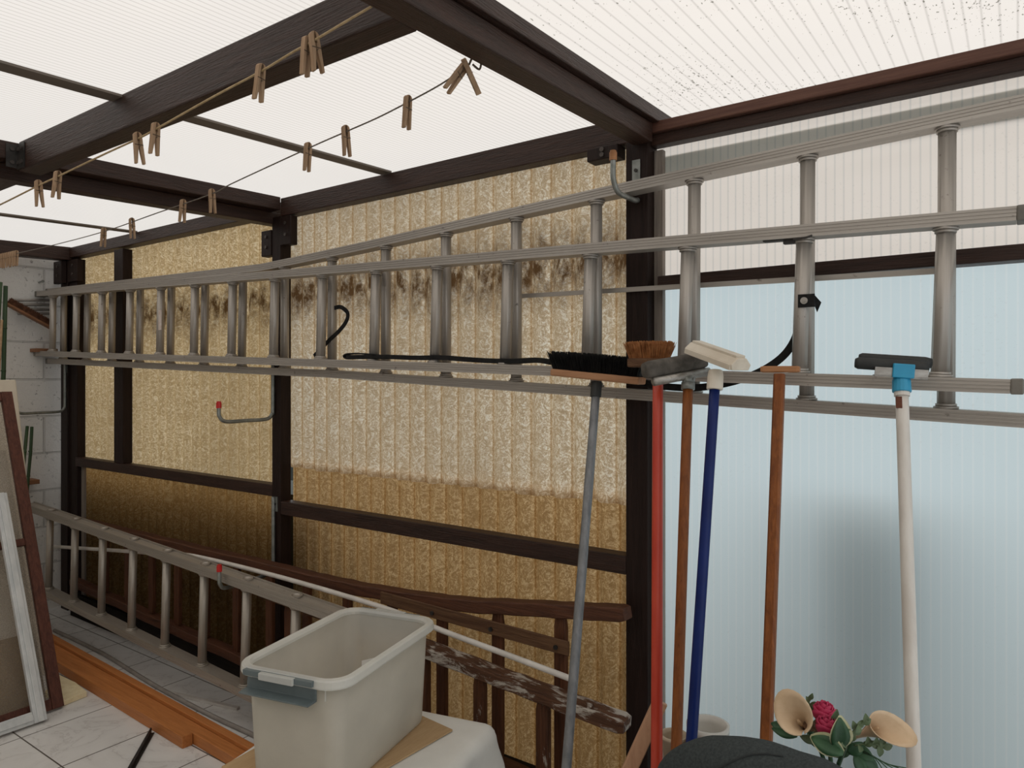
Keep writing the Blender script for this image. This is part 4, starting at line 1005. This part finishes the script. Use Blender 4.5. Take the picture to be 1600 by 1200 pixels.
def rose(c, r):
    bm = B(); c = V(c)
    for k in range(16):
        a = k * 2.4; rr0 = r * (.25 + .75 * (k / 15)); pr = None
        for i in range(5):
            f = i / 4; row = []
            for j in range(6):
                b = a + (j - 2.5) * .30; rad = rr0 * (.45 + .65 * math.sin(f * 1.7)) + (.0016 * random.random())
                row.append(bm.verts.new(c + V((rad * math.cos(b), rad * math.sin(b), r * (-.8 + 1.9 * f * (1.08 - .30 * k / 15)) - .002 * abs(j - 2.5) * f))))
            if pr:
                for j in range(5): bm.faces.new((pr[j], pr[j + 1], row[j + 1], row[j]))
            pr = row
    o = obj('rose', bm, M_rose, fl, smooth=True); so = o.modifiers.new('solid', 'SOLIDIFY'); so.thickness = .0009
    b = B(); tube(b, [c - UP * r * .8, (root + c) / 2 - UP * .01, V((root.x, YFl, .535))], .0028, 8); obj('stem', b, M_leaf, o, smooth=True)
rose(P(1288, 1115, .01), .0175); rose(P(1292, 1137, -.03), .0165)
def leaf(base, tip, w, m=M_leaf, curl=.1, edge=False, nrm=(.58, -.8, .3)):
    bm = B(); leaf_bm(bm, base, tip, w, curl, nrm); o = obj('leaf', bm, m, fl, smooth=True)
    so = o.modifiers.new('solid', 'SOLIDIFY'); so.thickness = .0008
    if edge:
        b = B(); leaf_bm(b, V(base) + V((0, .0025, 0)), V(tip) + (V(tip) - V(base)) * .05 + V((0, .0025, 0)), w * 1.24, curl, nrm); e_ = obj('leaf_edge', b, M_leaf3, o, smooth=True)
leaf(P(1308, 1170, -.05), P(1312, 1121, -.05), .0165, edge=True)
leaf(P(1318, 1178, -.06), P(1268, 1152, -.05), .0150, edge=True)
leaf(P(1246, 1146, .01), P(1205, 1130, .012), .0130); leaf(P(1246, 1150, .0), P(1206, 1138, .0), .0100)
leaf(P(1252, 1120, .02), P(1246, 1090, .02), .0085); leaf(P(1240, 1132, .02), P(1222, 1108, .02), .0085)
leaf(P(1298, 1134, -.02), P(1308, 1108, -.02), .0080, M_leaf2)
leaf(P(1330, 1165, 0), P(1366, 1188, 0), .0120); leaf(P(1340, 1175, 0), P(1372, 1205, .01), .0110); leaf(P(1335, 1180, -.02), P(1350, 1212, -.02), .011)
leaf(P(1300, 1180, .03), P(1330, 1150, .03), .016); leaf(P(1285, 1170, .02), P(1262, 1140, .03), .014); leaf(P(1325, 1176, -.03), P(1348, 1160, -.02), .012)
leaf(P(1275, 1160, -.02), P(1250, 1150, -.02), .0075, M_leaf2)
def sprig(pts, m, n, w):
    c = catmull(pts, 6); bm = B(); tube(bm, c, .0013, 6)
    for i in range(n):
        k = 2 + int(i * (len(c) - 3) / n); p = c[k]; d = (c[min(k + 1, len(c) - 1)] - c[k - 1]).normalized(); sd = RT * (1 if i % 2 else -1) * .7 + UP * (.6 if i % 3 else -.5)
        leaf_bm(bm, p, p + (sd * .8 + d * .6).normalized() * w * 2.6 + FW * random.uniform(-.004, .004), w, .12, (.58, -.8, .2), 5)
    obj('sprig', bm, m, fl, smooth=True)
sprig([P(1320, 1172, -.04), P(1335, 1140, -.04), P(1358, 1126, -.03)], M_leaf2, 9, .0058)
sprig([P(1335, 1165, -.03), P(1365, 1162, -.03), P(1386, 1172, -.02)], M_leaf2, 9, .0062)
sprig([P(1275, 1150, .02), P(1268, 1118, .02), P(1263, 1090, .02)], M_leaf2, 12, .0050)
sprig([P(1280, 1150, -.01), P(1270, 1140, -.02), P(1256, 1136, -.02)], M_twig, 6, .0045)
bm = B()
for k in range(5): tube(bm, catmull([P(1325 + 2 * k, 1172), P(1350 + 3 * k, 1173 + 2 * k, -.02), P(1368 + 5 * k, 1186 + 2 * k, -.03), P(1380 + 9 * k, 1204 - k, -.03)], 4), .0008, 5)
obj('grass_blade', bm, M_leaf, fl, smooth=True)
bm = B()
for k in range(10): tube(bm, [P(1280 + k, 1150 - k, .0), P(1268 + 1.5 * k, 1133 - 2.2 * k, .01)], .0010, 5)
obj('twig', bm, M_twig, fl)

def pot(c, r, h, m, label, name='plant_pot'):
    bm = B(); lathe(bm, c, [(.001, 0), (r * .74, 0), (r * .93, h * .86), (r * 1.02, h * .86), (r * 1.04, h), (r * .90, h), (r * .86, h * .85), (r * .68, .008), (.001, .008)], 28); return tag(obj(name, bm, m, smooth=True), label, 'pot')
cr = thing('wooden_crate', 'rough wooden crate under the pots behind the broom handles', 'crate', (-.58, 1.55, 0))
bm = B(); box(bm, (-.665, 1.478, .425), (-.485, 1.63, .44)); obj('lid', bm, M_batten, cr)
for y in (1.478, 1.618):
    bm = B()
    for z in (.02, .16, .30): box(bm, (-.665, y, z), (-.485, y + .012, z + .11))
    obj('slat_side', bm, M_batten, cr)
for x in (-.664, -.502):
    bm = B(); box(bm, (x, 1.4905, 0), (x + .016, 1.6175, .4245)); obj('end_panel', bm, M_batten, cr)
pc = at(1106, 1131, Y=1.54); pot((pc.x, 1.54, .4405), .045, pc.z - .4405, M_pot, 'empty white plastic pot behind the blue handle')
pc = at(1053, 1147, Y=1.54); pot((pc.x, 1.54, .4405), .030, pc.z - .4405, M_pot2, 'small beige pot behind the varnished handle')
# leaning pine plank by the thick post
a = at(1032, 1096, Y=1.60); b0 = at(985, 1199, Y=1.545); d = (b0 - a).normalized(); b = a + d * (a.z / -d.z)
bm = B(); sd = V((.9, .45, 0)); sweep(bm, [a, b + d * -.012], rect(.034, .020, .002), sd); tag(obj('wood_plank', bm, M_plank), 'pale pine plank leaning at the foot of the thick post', 'plank')

# ------------------------------------------------------------------ light
w = bpy.data.worlds.new('overcast'); sc.world = w; w.use_nodes = True
nt = w.node_tree; nt.nodes.clear(); wo = nt.nodes.new('ShaderNodeOutputWorld'); bg = nt.nodes.new('ShaderNodeBackground')
tc = nt.nodes.new('ShaderNodeTexCoord'); sx = nt.nodes.new('ShaderNodeSeparateXYZ'); rp = nt.nodes.new('ShaderNodeValToRGB')
nt.links.new(tc.outputs['Generated'], sx.inputs[0]); nt.links.new(sx.outputs[2], rp.inputs[0])
rp.color_ramp.elements[0].position = 0.0; rp.color_ramp.elements[0].color = (.78, .82, .86, 1)
rp.color_ramp.elements[1].position = .6; rp.color_ramp.elements[1].color = (1, .985, .96, 1)
nt.links.new(rp.outputs[0], bg.inputs[0]); bg.inputs[1].default_value = 1.25; nt.links.new(bg.outputs[0], wo.inputs[0])
